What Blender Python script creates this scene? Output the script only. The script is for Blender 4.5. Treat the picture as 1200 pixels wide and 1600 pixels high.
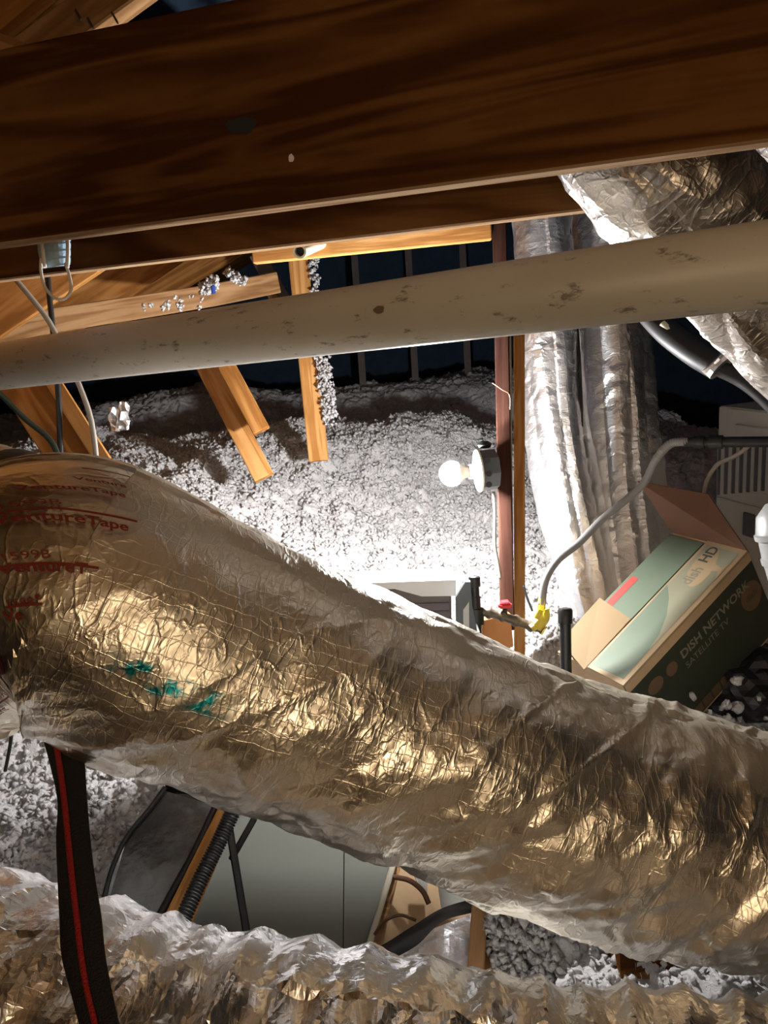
import bpy, bmesh, math, random
import numpy as np
from mathutils import Vector, Matrix, Euler

for o in list(bpy.data.objects):
    bpy.data.objects.remove(o)
scene = bpy.context.scene
C = scene.collection
random.seed(7)

# ------------------------------------------------------------------ camera
F = 1150.0
CAM = Vector((0, 0, 1.4))
PITCH, ROLL = 14.0, -5.0
RM = Matrix.Rotation(math.radians(90 - PITCH), 3, 'X') @ Matrix.Rotation(math.radians(ROLL), 3, 'Z')
cd = bpy.data.cameras.new('camera')
cd.sensor_fit = 'VERTICAL'
cd.sensor_height = 36
cd.lens = F / 1600 * 36
cd.clip_start = 0.02
cam = bpy.data.objects.new('camera', cd)
cam.matrix_world = Matrix.Translation(CAM) @ RM.to_4x4()
C.objects.link(cam)
scene.camera = cam

# ------------------------------------------------------------------ world, lamps, exposure
w = bpy.data.worlds.new('world')
scene.world = w
w.use_nodes = True
w.node_tree.nodes['Background'].inputs[0].default_value = (0.5, 0.6, 0.8, 1)
w.node_tree.nodes['Background'].inputs[1].default_value = 0.004
BULB_STRENGTH = 2200
def lamp(name, loc, power, col, rad):
    l = bpy.data.lights.new(name, 'POINT')
    l.energy = power; l.color = col; l.shadow_soft_size = rad
    o = bpy.data.objects.new(name, l); o.location = loc
    C.objects.link(o)
    return o
# warm lamp out of view, a good way behind the camera and about level with it
lamp('work_lamp', (0.45, -1.2, 1.42), 38, (1.0, 0.74, 0.45), 0.34)
# unseen fill lamp added above the floor opening to brighten the insulation heap
lamp('hatch_fill', (0.10, 1.03, 0.15), 1.0, (1.0, 0.93, 0.82), 0.15)
vs = scene.view_settings
vs.view_transform = 'Standard'
vs.look = 'None'
vs.exposure = 0.0
vs.gamma = 1.0
vs.use_curve_mapping = False

# ------------------------------------------------------------------ helpers
def U(px, py, d):
    """point of the place seen at photo pixel (px, py) at a distance d along the view axis"""
    return CAM + RM @ Vector(((px - 600) / F * d, (800 - py) / F * d, -d))
def ray(px, py):
    return RM @ Vector(((px - 600) / F, (800 - py) / F, -1))
def hit(px, py, p0, n):
    r = ray(px, py)
    return CAM + r * ((p0 - CAM).dot(n) / r.dot(n))
Z = Vector((0, 0, 1))

def tag(o, label=None, cat=None, group=None, kind=None):
    if label: o['label'] = label
    if cat: o['category'] = cat
    if group: o['group'] = group
    if kind: o['kind'] = kind
    return o
def root(name, loc, label, cat, group=None):
    o = bpy.data.objects.new(name, None)
    o.empty_display_size = 0.05
    o.location = loc
    C.objects.link(o)
    return tag(o, label, cat, group)
def wloc(o):
    v = Vector((0, 0, 0))
    while o is not None:
        v = v + o.location; o = o.parent
    return v
def mk(name, verts, faces, mat, parent=None, smooth=False, uv=None):
    """one mesh object from points in place coordinates, origin moved to its middle"""
    V = np.array([tuple(v) for v in verts], dtype=float).reshape(-1, 3)
    c = (V.min(0) + V.max(0)) / 2
    me = bpy.data.meshes.new(name)
    me.from_pydata((V - c).tolist(), [], [tuple(int(i) for i in f) for f in faces])
    if uv is not None:
        l = me.uv_layers.new(name='UVMap')
        idx = np.empty(len(me.loops), dtype=np.int32)
        me.loops.foreach_get('vertex_index', idx)
        l.data.foreach_set('uv', np.asarray(uv, dtype=np.float32)[idx].ravel())
    if smooth:
        me.polygons.foreach_set('use_smooth', [True] * len(me.polygons))
    me.materials.append(mat)
    o = bpy.data.objects.new(name, me)
    C.objects.link(o)
    c = Vector(c)
    if parent is not None:
        o.parent = parent
        o.location = c - wloc(parent)
    else:
        o.location = c
    return o
def bm_obj(name, bm, M, mat, parent=None, smooth=False):
    """mesh kept in its own frame (so grain follows it), placed by M"""
    me = bpy.data.meshes.new(name)
    bm.to_mesh(me); bm.free()
    if smooth:
        me.polygons.foreach_set('use_smooth', [True] * len(me.polygons))
    me.materials.append(mat)
    o = bpy.data.objects.new(name, me)
    C.objects.link(o)
    if parent is not None:
        o.parent = parent
        M = Matrix.Translation(-wloc(parent)) @ M
    o.matrix_basis = M
    return o
def frame(x, up):
    x = x.normalized()
    y = up.cross(x).normalized()
    z = x.cross(y)
    return Matrix((x, y, z)).transposed()
def beam(name, A, B, h, t, mat, parent=None, up=Z, bev=0.003, side=1, cuts=(0, 0), wave=0.0, edge=None):
    """sawn timber: A-B is the lower edge nearest the camera, h tall, t thick going away"""
    R = frame(B - A, up)
    L = (B - A).length
    # y axis = up x dir ; pick the sign that goes away from the camera
    s = 1 if R.col[1].dot((A + B) / 2 - CAM) > 0 else -1
    s *= side
    bm = bmesh.new()
    n = max(1, int(L / 0.25))
    rings = []
    for i in range(n + 1):
        x = L * i / n
        w_ = wave * math.sin(i * 1.7)
        r = []
        for (y, z) in ((0, 0), (t, 0), (t, h), (0, h)):
            xx = x
            if i == 0: xx = x + cuts[0] * z / h
            if i == n: xx = x + cuts[1] * z / h
            r.append(bm.verts.new((xx, s * y, z + w_)))
        rings.append(r)
    for i in range(n):
        for k in range(4):
            a, b = rings[i], rings[i + 1]
            bm.faces.new((a[k], a[(k + 1) % 4], b[(k + 1) % 4], b[k]))
    bm.faces.new(rings[0][::-1]); bm.faces.new(rings[-1])
    bmesh.ops.recalc_face_normals(bm, faces=bm.faces)
    es = [e for e in bm.edges if e.calc_face_angle(0) > 0.6]
    if bev: bmesh.ops.bevel(bm, geom=es, offset=bev, segments=1, affect='EDGES')
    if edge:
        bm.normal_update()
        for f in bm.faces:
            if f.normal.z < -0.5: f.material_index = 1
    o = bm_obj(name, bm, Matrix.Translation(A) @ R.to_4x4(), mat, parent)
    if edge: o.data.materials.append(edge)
    return o
def cbox(name, c, dims, mat, parent=None, rot=None, bev=0.002, seg=1):
    bm = bmesh.new()
    bmesh.ops.create_cube(bm, size=1)
    bmesh.ops.scale(bm, vec=dims, verts=bm.verts)
    if bev: bmesh.ops.bevel(bm, geom=bm.edges[:], offset=bev, segments=seg, affect='EDGES')
    R = rot if rot is not None else Matrix.Identity(3)
    return bm_obj(name, bm, Matrix.Translation(c) @ R.to_4x4(), mat, parent)
def slab(name, pts, t, mat, parent=None, away=True):
    """flat polygon board of thickness t (its face is the polygon, the thickness goes away from the camera)"""
    pts = [Vector(p) for p in pts]
    n = Vector((0, 0, 0))
    for i in range(len(pts)):
        n += (pts[i] - pts[0]).cross(pts[(i + 1) % len(pts)] - pts[0])
    n.normalize()
    ctr = sum(pts, Vector()) / len(pts)
    if (ctr - CAM).dot(n) < 0: n = -n
    if not away: n = -n
    k = len(pts)
    V = pts + [p + n * t for p in pts]
    Fs = [list(range(k)), list(range(2 * k - 1, k - 1, -1))]
    for i in range(k):
        j = (i + 1) % k
        Fs.append([i, k + i, k + j, j])
    o = mk(name, V, Fs, mat, parent)
    bm = bmesh.new(); bm.from_mesh(o.data)
    bmesh.ops.recalc_face_normals(bm, faces=bm.faces)
    bm.to_mesh(o.data); bm.free()
    return o
def spline(P, n):
    P = [Vector(p) for p in P]
    P = [P[0] * 2 - P[1]] + P + [P[-1] * 2 - P[-2]]
    out = []
    m = len(P) - 3
    for i in range(n + 1):
        t = i / n * m
        k = min(int(t), m - 1); f = t - k
        a, b, c, d = P[k:k + 4]
        out.append(0.5 * ((2 * b) + (c - a) * f + (2 * a - 5 * b + 4 * c - d) * f * f + (3 * b - a - 3 * c + d) * f ** 3))
    return out
def frames(path):
    """parallel-transport frames along a path: tangent, normal, binormal"""
    T = []
    for i in range(len(path)):
        T.append((path[min(i + 1, len(path) - 1)] - path[max(i - 1, 0)]).normalized())
    u = Z - T[0] * Z.dot(T[0])
    if u.length < 0.1:
        u = Vector((0, -1, 0)) - T[0] * Vector((0, -1, 0)).dot(T[0])
    u.normalize()
    out = []
    for t in T:
        u = (u - t * u.dot(t)).normalized()
        out.append((t, u.copy(), t.cross(u)))
    return out
def tube(name, pts, r, mat, parent=None, n=None, k=10, smooth=True, caps=True, rfun=None):
    n = n or max(2, len(pts) * 6)
    path = spline(pts, n) if len(pts) > 2 else [Vector(pts[0]).lerp(Vector(pts[1]), i / 2) for i in range(3)]
    fr = frames(path)
    V, Fs = [], []
    N = len(path)
    for i in range(N):
        rr = rfun(i / (N - 1)) if rfun else r
        t, u, v = fr[i]
        for j in range(k):
            a = 2 * math.pi * j / k
            V.append(path[i] + (u * math.cos(a) + v * math.sin(a)) * rr)
    for i in range(N - 1):
        for j in range(k):
            Fs.append((i * k + j, i * k + (j + 1) % k, (i + 1) * k + (j + 1) % k, (i + 1) * k + j))
    if caps:
        Fs.append(tuple(range(k - 1, -1, -1)))
        Fs.append(tuple((N - 1) * k + j for j in range(k)))
    o = mk(name, V, Fs, mat, parent, smooth)
    if smooth and caps:
        o.data.polygons[-1].use_smooth = False
        o.data.polygons[-2].use_smooth = False
    return o
def lathe(name, A, axis, prof, mat, parent=None, k=24, smooth=True):
    """revolve (distance along axis, radius) pairs around axis from A"""
    a = axis.normalized()
    u = a.orthogonal().normalized(); v = a.cross(u)
    V, Fs = [], []
    for (s, r) in prof:
        for j in range(k):
            t = 2 * math.pi * j / k
            V.append(A + a * s + (u * math.cos(t) + v * math.sin(t)) * r)
    for i in range(len(prof) - 1):
        for j in range(k):
            Fs.append((i * k + j, i * k + (j + 1) % k, (i + 1) * k + (j + 1) % k, (i + 1) * k + j))
    Fs.append(tuple(range(k - 1, -1, -1)))
    Fs.append(tuple((len(prof) - 1) * k + j for j in range(k)))
    o = mk(name, V, Fs, mat, parent, smooth)
    bm = bmesh.new(); bm.from_mesh(o.data)
    bmesh.ops.recalc_face_normals(bm, faces=bm.faces)
    for e in bm.edges:
        if len(e.link_faces) == 2 and e.calc_face_angle(0) > 0.6: e.smooth = False
    bm.to_mesh(o.data); bm.free()
    return o

# numpy noise
def _hash(i, j, seed):
    i = i.astype(np.int64); j = j.astype(np.int64)
    h = (i * 374761393 + j * 668265263 + seed * 974711) & 0xFFFFFFFF
    h = ((h ^ (h >> 13)) * 1274126177) & 0xFFFFFFFF
    h = (h ^ (h >> 16)) & 0xFFFFFFFF
    return h / 4294967295.0
def vnoise(x, y, seed=0):
    i = np.floor(x); j = np.floor(y)
    f = x - i; g = y - j
    f = f * f * f * (f * (f * 6 - 15) + 10); g = g * g * g * (g * (g * 6 - 15) + 10)
    a = _hash(i, j, seed); b = _hash(i + 1, j, seed); c = _hash(i, j + 1, seed); d = _hash(i + 1, j + 1, seed)
    return (a * (1 - f) + b * f) * (1 - g) + (c * (1 - f) + d * f) * g
def fbm(x, y, seed=0, o=4):
    s = 0; a = 0.5
    for k in range(o):
        s = s + a * vnoise(x * 2 ** k + 17.3 * k, y * 2 ** k - 9.1 * k, seed + k); a *= 0.5
    return s
def facet(x, y, seed=0):
    """creased, crumpled sheet: random heights joined by flat triangles on a warped lattice"""
    x0, y0 = x, y
    x = x + 1.1 * (vnoise(x0 * 0.6, y0 * 0.6, seed + 50) - 0.5) + 0.9 * (vnoise(x0 * 1.3, y0 * 1.3, seed + 53) - 0.5)
    y = y + 1.1 * (vnoise(x0 * 0.6, y0 * 0.6, seed + 51) - 0.5) + 0.9 * (vnoise(x0 * 1.3, y0 * 1.3, seed + 54) - 0.5)
    i = np.floor(x); j = np.floor(y); f = x - i; g = y - j
    a = _hash(i, j, seed); b = _hash(i + 1, j, seed); c = _hash(i, j + 1, seed); d = _hash(i + 1, j + 1, seed)
    flip = _hash(i, j, seed + 9) > 0.5
    t1 = np.where(f + g < 1, a + (b - a) * f + (c - a) * g, d + (c - d) * (1 - f) + (b - d) * (1 - g))
    t2 = np.where(f > g, a + (b - a) * f + (d - b) * g, a + (c - a) * g + (d - c) * f)
    return np.where(flip, t2, t1)

# ------------------------------------------------------------------ materials
def nodes(name):
    m = bpy.data.materials.new(name); m.use_nodes = True
    nt = m.node_tree
    b = nt.nodes['Principled BSDF']
    return m, nt, b
def N(nt, t, **kw):
    n = nt.nodes.new(t)
    for k, v in kw.items():
        if k.startswith('i_'):
            key = k[2:]
            n.inputs[int(key) if key.isdigit() else key].default_value = v
        else: setattr(n, k, v)
    return n
def plain(name, col, rough=0.6, metal=0.0, bump=0.0, bscale=60, var=0.0, vscale=8, emit=None, spec=None, coat=0):
    m, nt, b = nodes(name)
    b.inputs['Base Color'].default_value = (*col, 1)
    b.inputs['Roughness'].default_value = rough
    b.inputs['Metallic'].default_value = metal
    if spec is not None: b.inputs['Specular IOR Level'].default_value = spec
    if coat: b.inputs['Coat Weight'].default_value = coat
    tc = N(nt, 'ShaderNodeTexCoord')
    if var:
        n = N(nt, 'ShaderNodeTexNoise', i_Scale=vscale, i_Detail=6.0, i_Roughness=0.65)
        nt.links.new(tc.outputs['Object'], n.inputs['Vector'])
        r = N(nt, 'ShaderNodeValToRGB')
        r.color_ramp.elements[0].position = 0.3; r.color_ramp.elements[1].position = 0.7
        r.color_ramp.elements[0].color = (*[c * (1 - var) for c in col], 1)
        r.color_ramp.elements[1].color = (*[min(1, c * (1 + var * 0.5)) for c in col], 1)
        nt.links.new(n.outputs['Fac'], r.inputs['Fac'])
        nt.links.new(r.outputs['Color'], b.inputs['Base Color'])
    if bump:
        n = N(nt, 'ShaderNodeTexNoise', i_Scale=bscale, i_Detail=4.0)
        nt.links.new(tc.outputs['Object'], n.inputs['Vector'])
        bp = N(nt, 'ShaderNodeBump', i_Strength=bump, i_Distance=0.005)
        nt.links.new(n.outputs['Fac'], bp.inputs['Height'])
        nt.links.new(bp.outputs['Normal'], b.inputs['Normal'])
    if emit:
        b.inputs['Emission Color'].default_value = (*emit[0], 1)
        b.inputs['Emission Strength'].default_value = emit[1]
    return m
def wood(name, c0, c1, c2, scale=1.0, rough=0.62, knots=True):
    """sawn softwood, grain along the object's own X"""
    m, nt, b = nodes(name)
    tc = N(nt, 'ShaderNodeTexCoord')
    oi = N(nt, 'ShaderNodeObjectInfo')
    ad = N(nt, 'ShaderNodeVectorMath', operation='ADD')
    mu = N(nt, 'ShaderNodeMath', operation='MULTIPLY', i_1=37.0)
    nt.links.new(oi.outputs['Random'], mu.inputs[0])
    nt.links.new(tc.outputs['Object'], ad.inputs[0]); nt.links.new(mu.outputs[0], ad.inputs[1])
    mp = N(nt, 'ShaderNodeMapping'); mp.inputs['Scale'].default_value = (1.1 * scale, 14 * scale, 14 * scale)
    nt.links.new(ad.outputs[0], mp.inputs['Vector'])
    n1 = N(nt, 'ShaderNodeTexNoise', i_Scale=1.0, i_Detail=3.0, i_Roughness=0.5, i_Distortion=0.7)
    nt.links.new(mp.outputs[0], n1.inputs['Vector'])
    # rings: sine of the stretched noise
    m1 = N(nt, 'ShaderNodeMath', operation='MULTIPLY', i_1=34.0); nt.links.new(n1.outputs['Fac'], m1.inputs[0])
    m2 = N(nt, 'ShaderNodeMath', operation='SINE'); nt.links.new(m1.outputs[0], m2.inputs[0])
    m3 = N(nt, 'ShaderNodeMath', operation='MULTIPLY_ADD', i_1=0.22, i_2=0.0); nt.links.new(m2.outputs[0], m3.inputs[0])
    mp2 = N(nt, 'ShaderNodeMapping'); mp2.inputs['Scale'].default_value = (2.2 * scale, 3.5 * scale, 5 * scale)
    nt.links.new(ad.outputs[0], mp2.inputs['Vector'])
    n2 = N(nt, 'ShaderNodeTexNoise', i_Scale=1.3, i_Detail=5.0, i_Roughness=0.6); nt.links.new(mp2.outputs[0], n2.inputs['Vector'])
    s = N(nt, 'ShaderNodeMath', operation='ADD'); nt.links.new(m3.outputs[0], s.inputs[0]); nt.links.new(n2.outputs['Fac'], s.inputs[1])
    r = N(nt, 'ShaderNodeValToRGB')
    e = r.color_ramp.elements
    e[0].position = 0.25; e[0].color = (*c0, 1)
    e[1].position = 0.78; e[1].color = (*c2, 1)
    k = e.new(0.5); k.color = (*c1, 1)
    nt.links.new(s.outputs[0], r.inputs['Fac'])
    nt.links.new(r.outputs['Color'], b.inputs['Base Color'])
    b.inputs['Roughness'].default_value = rough
    b.inputs['Specular IOR Level'].default_value = 0.0
    mp3 = N(nt, 'ShaderNodeMapping'); mp3.inputs['Scale'].default_value = (12, 190, 190)
    nt.links.new(ad.outputs[0], mp3.inputs['Vector'])
    n3 = N(nt, 'ShaderNodeTexNoise', i_Scale=1.0, i_Detail=3.0); nt.links.new(mp3.outputs[0], n3.inputs['Vector'])
    bp = N(nt, 'ShaderNodeBump', i_Strength=0.25, i_Distance=0.003)
    nt.links.new(n3.outputs['Fac'], bp.inputs['Height']); nt.links.new(bp.outputs['Normal'], b.inputs['Normal'])
    return m
def foil(name, col=(0.86, 0.85, 0.83), rough=0.24, scrim=0.35, wr=0.5, dust=0.25, dcol=(0.30, 0.25, 0.18), teal=False, settled=None):
    """metallised film over a fibre scrim: UV is metres along and around the duct"""
    m, nt, b = nodes(name)
    uv = N(nt, 'ShaderNodeTexCoord')
    b.inputs['Metallic'].default_value = 1.0
    # dust film in patches
    dn = N(nt, 'ShaderNodeTexNoise', i_Scale=5.0, i_Detail=8.0, i_Roughness=0.7)
    nt.links.new(uv.outputs['UV'], dn.inputs['Vector'])
    dr = N(nt, 'ShaderNodeMapRange', i_1=0.45, i_2=0.75, i_3=0.0, i_4=dust)
    nt.links.new(dn.outputs['Fac'], dr.inputs[0])
    mx = N(nt, 'ShaderNodeMix', data_type='RGBA'); mx.inputs[6].default_value = (*col, 1); mx.inputs[7].default_value = (*dcol, 1)
    nt.links.new(dr.outputs[0], mx.inputs[0])
    col_out = mx.outputs[2]
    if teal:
        # teal smears: a coloured reflection painted into the foil colour
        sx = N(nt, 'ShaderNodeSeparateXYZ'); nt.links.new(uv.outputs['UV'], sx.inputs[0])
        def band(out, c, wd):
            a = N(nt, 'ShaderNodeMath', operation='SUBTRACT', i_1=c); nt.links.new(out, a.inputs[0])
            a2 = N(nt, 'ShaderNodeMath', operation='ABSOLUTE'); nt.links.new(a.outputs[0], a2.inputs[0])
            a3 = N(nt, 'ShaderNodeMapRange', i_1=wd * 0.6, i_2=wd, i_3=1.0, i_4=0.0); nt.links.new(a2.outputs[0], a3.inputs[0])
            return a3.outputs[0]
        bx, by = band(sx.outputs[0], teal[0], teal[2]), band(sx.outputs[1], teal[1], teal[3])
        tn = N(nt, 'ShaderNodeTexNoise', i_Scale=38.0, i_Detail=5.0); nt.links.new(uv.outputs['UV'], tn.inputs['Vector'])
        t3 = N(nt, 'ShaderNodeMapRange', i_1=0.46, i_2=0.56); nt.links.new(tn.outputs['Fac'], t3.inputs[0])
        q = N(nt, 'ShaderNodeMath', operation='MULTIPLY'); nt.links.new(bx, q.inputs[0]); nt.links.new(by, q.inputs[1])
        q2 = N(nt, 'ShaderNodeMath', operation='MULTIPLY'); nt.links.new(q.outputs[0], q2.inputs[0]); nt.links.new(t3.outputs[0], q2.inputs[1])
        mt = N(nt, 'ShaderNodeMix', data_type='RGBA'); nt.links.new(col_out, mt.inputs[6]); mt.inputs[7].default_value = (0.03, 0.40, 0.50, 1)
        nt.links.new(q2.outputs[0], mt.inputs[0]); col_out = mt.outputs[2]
    if settled:
        # film of dust that has settled along the upper side
        sx2 = N(nt, 'ShaderNodeSeparateXYZ'); nt.links.new(uv.outputs['UV'], sx2.inputs[0])
        b2 = N(nt, 'ShaderNodeMath', operation='SUBTRACT', i_1=settled[0]); nt.links.new(sx2.outputs[1], b2.inputs[0])
        b3 = N(nt, 'ShaderNodeMath', operation='ABSOLUTE'); nt.links.new(b2.outputs[0], b3.inputs[0])
        b4 = N(nt, 'ShaderNodeMath', operation='MULTIPLY_ADD', i_1=0.16); nt.links.new(dn.outputs['Fac'], b4.inputs[0]); nt.links.new(b3.outputs[0], b4.inputs[2])
        b5 = N(nt, 'ShaderNodeMapRange', i_1=settled[1] * 0.75 + 0.08, i_2=settled[1] * 1.25 + 0.08, i_3=settled[2], i_4=0.0); nt.links.new(b4.outputs[0], b5.inputs[0])
        ms = N(nt, 'ShaderNodeMix', data_type='RGBA'); nt.links.new(col_out, ms.inputs[6]); ms.inputs[7].default_value = (0.34, 0.265, 0.145, 1)
        nt.links.new(b5.outputs[0], ms.inputs[0]); col_out = ms.outputs[2]
        mi = N(nt, 'ShaderNodeMath', operation='SUBTRACT', i_0=1.0); nt.links.new(b5.outputs[0], mi.inputs[1])
        nt.links.new(mi.outputs[0], b.inputs['Metallic'])
    nt.links.new(col_out, b.inputs['Base Color'])
    rr = N(nt, 'ShaderNodeMapRange', i_1=0.35, i_2=0.75, i_3=rough, i_4=rough + 0.22)
    nt.links.new(dn.outputs['Fac'], rr.inputs[0]); nt.links.new(rr.outputs[0], b.inputs['Roughness'])
    # fine creases
    wn = N(nt, 'ShaderNodeTexNoise', i_Scale=14.0, i_Detail=3.0); nt.links.new(uv.outputs['UV'], wn.inputs['Vector'])
    wa = N(nt, 'ShaderNodeVectorMath', operation='MULTIPLY_ADD'); wa.inputs[1].default_value = (0.03, 0.03, 0.03)
    nt.links.new(wn.outputs['Color'], wa.inputs[0]); nt.links.new(uv.outputs['UV'], wa.inputs[2])
    def crease(rotz, sx, sy, wd, seed):
        mp = N(nt, 'ShaderNodeMapping'); mp.inputs['Rotation'].default_value = (0, 0, rotz); mp.inputs['Scale'].default_value = (sx, sy, 1); mp.inputs['Location'].default_value = (seed, seed * 2.3, 0)
        nt.links.new(uv.outputs['UV'], mp.inputs['Vector'])
        n = N(nt, 'ShaderNodeTexNoise', i_Scale=1.0, i_Detail=2.5, i_Roughness=0.45, i_Distortion=0.4); nt.links.new(mp.outputs[0], n.inputs['Vector'])
        s_ = N(nt, 'ShaderNodeMath', operation='SUBTRACT', i_1=0.5); nt.links.new(n.outputs['Fac'], s_.inputs[0])
        a_ = N(nt, 'ShaderNodeMath', operation='ABSOLUTE'); nt.links.new(s_.outputs[0], a_.inputs[0])
        r_ = N(nt, 'ShaderNodeMapRange', i_1=0.0, i_2=wd, i_3=1.0, i_4=0.0); nt.links.new(a_.outputs[0], r_.inputs[0])
        return r_.outputs[0]
    k1, k2, k3 = crease(0.5, 22, 11, 0.035, 3.1), crease(-0.7, 28, 14, 0.035, 7.7), crease(1.2, 60, 48, 0.06, 1.3)
    p1 = N(nt, 'ShaderNodeMath', operation='ADD'); nt.links.new(k1, p1.inputs[0]); nt.links.new(k2, p1.inputs[1])
    a1 = N(nt, 'ShaderNodeMath', operation='MULTIPLY_ADD', i_1=0.4); nt.links.new(k3, a1.inputs[0]); nt.links.new(p1.outputs[0], a1.inputs[2])
    # scrim grid
    br = N(nt, 'ShaderNodeTexBrick', i_Scale=1.0); br.offset = 0.0
    br.inputs['Brick Width'].default_value = 0.012; br.inputs['Row Height'].default_value = 0.02; br.inputs['Mortar Size'].default_value = 0.0009
    br.inputs['Mortar Smooth'].default_value = 1.0
    rot = N(nt, 'ShaderNodeMapping'); rot.inputs['Rotation'].default_value = (0, 0, 0.12)
    nt.links.new(wa.outputs[0], rot.inputs['Vector']); nt.links.new(rot.outputs[0], br.inputs['Vector'])
    sc = N(nt, 'ShaderNodeMath', operation='MULTIPLY_ADD', i_1=scrim); nt.links.new(br.outputs['Fac'], sc.inputs[0]); nt.links.new(a1.outputs[0], sc.inputs[2])
    bp = N(nt, 'ShaderNodeBump', i_Strength=wr, i_Distance=0.0015)
    nt.links.new(sc.outputs[0], bp.inputs['Height']); nt.links.new(bp.outputs['Normal'], b.inputs['Normal'])
    return m

M_joist = wood('joist_wood', (0.058, 0.022, 0.0072), (0.104, 0.043, 0.0138), (0.175, 0.081, 0.027), 0.9)
M_edge = wood('pale_underside', (0.22, 0.13, 0.07), (0.30, 0.19, 0.11), (0.38, 0.26, 0.16), 1.0)  # paler wood, used on the downward faces of the joists
M_pine = wood('pine', (0.32, 0.14, 0.04), (0.43, 0.205, 0.065), (0.54, 0.29, 0.11), 1.0)
M_rafter = wood('rafter_wood', (0.22, 0.09, 0.024), (0.32, 0.14, 0.04), (0.41, 0.20, 0.065), 1.0)
M_redwood = wood('dark_stud_wood', (0.05, 0.022, 0.016), (0.07, 0.033, 0.024), (0.10, 0.05, 0.036), 1.0)
M_greywood = wood('weathered_wood', (0.17, 0.085, 0.035), (0.25, 0.135, 0.06), (0.34, 0.20, 0.10), 1.0)
M_navy = plain('dark_navy', (0.02, 0.045, 0.085), 0.85, var=0.3)  # dark navy with random tone, for the outer walls and far ceiling
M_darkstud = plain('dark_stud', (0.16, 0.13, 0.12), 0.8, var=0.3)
M_deck = wood('deck_plywood', (0.17, 0.07, 0.02), (0.24, 0.105, 0.03), (0.30, 0.14, 0.048), 0.5)
M_deckbrown = wood('ceiling_plywood', (0.23, 0.145, 0.08), (0.32, 0.21, 0.12), (0.40, 0.275, 0.165), 0.4)
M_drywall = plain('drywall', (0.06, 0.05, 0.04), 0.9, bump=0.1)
M_pvc = plain('pvc', (0.60, 0.56, 0.48), 0.42)
M_pvc_small = plain('pvc_cream', (0.72, 0.68, 0.50), 0.4)
M_black = plain('black_rubber', (0.012, 0.012, 0.013), 0.5)
M_blackmetal = plain('black_pipe', (0.022, 0.021, 0.020), 0.45, metal=0.3, var=0.4, vscale=40)
M_graycable = plain('grey_cable', (0.28, 0.25, 0.21), 0.5)
M_white = plain('white_plastic', (0.75, 0.75, 0.73), 0.4)
M_furnace = plain('painted_steel', (0.50, 0.50, 0.46), 0.45, var=0.1)
M_dkgrey = plain('dark_grey_steel', (0.09, 0.10, 0.11), 0.5, var=0.2)
M_red = plain('red_plastic', (0.55, 0.02, 0.03), 0.4)
M_yellow = plain('yellow_coating', (0.72, 0.56, 0.04), 0.4, var=0.25, vscale=60)
M_galv = plain('galvanised', (0.50, 0.51, 0.52), 0.42, metal=0.85, var=0.2, vscale=25)
M_card = plain('kraft_board', (0.50, 0.34, 0.19), 0.8, var=0.12, vscale=12)
M_cardin = plain('kraft_board_inside', (0.17, 0.085, 0.05), 0.85, var=0.1)
M_green = plain('green_print', (0.13, 0.17, 0.115), 0.6, var=0.08)
M_palegreen = plain('pale_green_print', (0.25, 0.24, 0.16), 0.6, var=0.08)
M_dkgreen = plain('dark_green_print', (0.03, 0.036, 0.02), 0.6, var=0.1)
M_tan = plain('tan_print', (0.38, 0.27, 0.15), 0.65)
M_dktan = plain('brown_print', (0.14, 0.082, 0.04), 0.65)
M_ink = plain('dark_ink', (0.05, 0.06, 0.05), 0.6)
M_inkpale = plain('pale_ink', (0.20, 0.19, 0.135), 0.6)
M_redink = plain('red_ink', (0.20, 0.022, 0.015), 0.45)
M_redprint = plain('red_print', (0.5, 0.06, 0.05), 0.6)
M_panel = plain('grey_green_paint', (0.15, 0.158, 0.135), 0.6)
M_cream = plain('cream_paint', (0.60, 0.56, 0.45), 0.55)
M_mask = plain('mask_fabric', (0.38, 0.58, 0.76), 0.9, bump=0.2, bscale=300)
M_maskw = plain('mask_white', (0.78, 0.76, 0.72), 0.85)
M_bulb = plain('lit_bulb', (1, 1, 1), 0.3, emit=((0.98, 0.97, 0.965), BULB_STRENGTH))
M_porcelain = plain('porcelain', (0.78, 0.74, 0.64), 0.3)
M_jbox = plain('grey_box', (0.10, 0.115, 0.13), 0.5, metal=0.2)
M_strapblack = plain('webbing', (0.013, 0.013, 0.014), 0.75, bump=0.9, bscale=420)
M_strapred = plain('red_thread', (0.50, 0.02, 0.02), 0.75, bump=0.9, bscale=500)
M_foil2 = foil('foil_film_low', (0.93, 0.92, 0.92), 0.2, 0.35, 0.2, 0.2, (0.30, 0.22, 0.18))
M_foil3 = foil('foil_film_hung', (0.92, 0.93, 0.95), 0.36, 0.1, 0.25, 0.06)
M_foil4 = foil('foil_film_dusty', (0.72, 0.68, 0.65), 0.30, 0.2, 0.4, 0.8, (0.16, 0.115, 0.09))
M_tape = foil('printed_tape', (0.72, 0.66, 0.55), 0.26, 0.0, 0.3, 0.5)
M_foilsheet = plain('dull_foil_sheet', (0.60, 0.61, 0.63), 0.42, metal=0.6, bump=1.0, bscale=45)
M_glossgrey = plain('glossy_grey_film', (0.16, 0.17, 0.18), 0.22, metal=0.8, bump=0.6, bscale=14, var=0.5, vscale=9)
M_bag = plain('black_bag', (0.012, 0.012, 0.014), 0.3)
M_orange = plain('orange_block', (0.62, 0.27, 0.09), 0.7, var=0.2)
M_copper = plain('bare_copper', (0.45, 0.20, 0.13), 0.4, metal=0.6)
M_nail = plain('nail_steel', (0.05, 0.045, 0.04), 0.5, metal=0.5)

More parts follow.
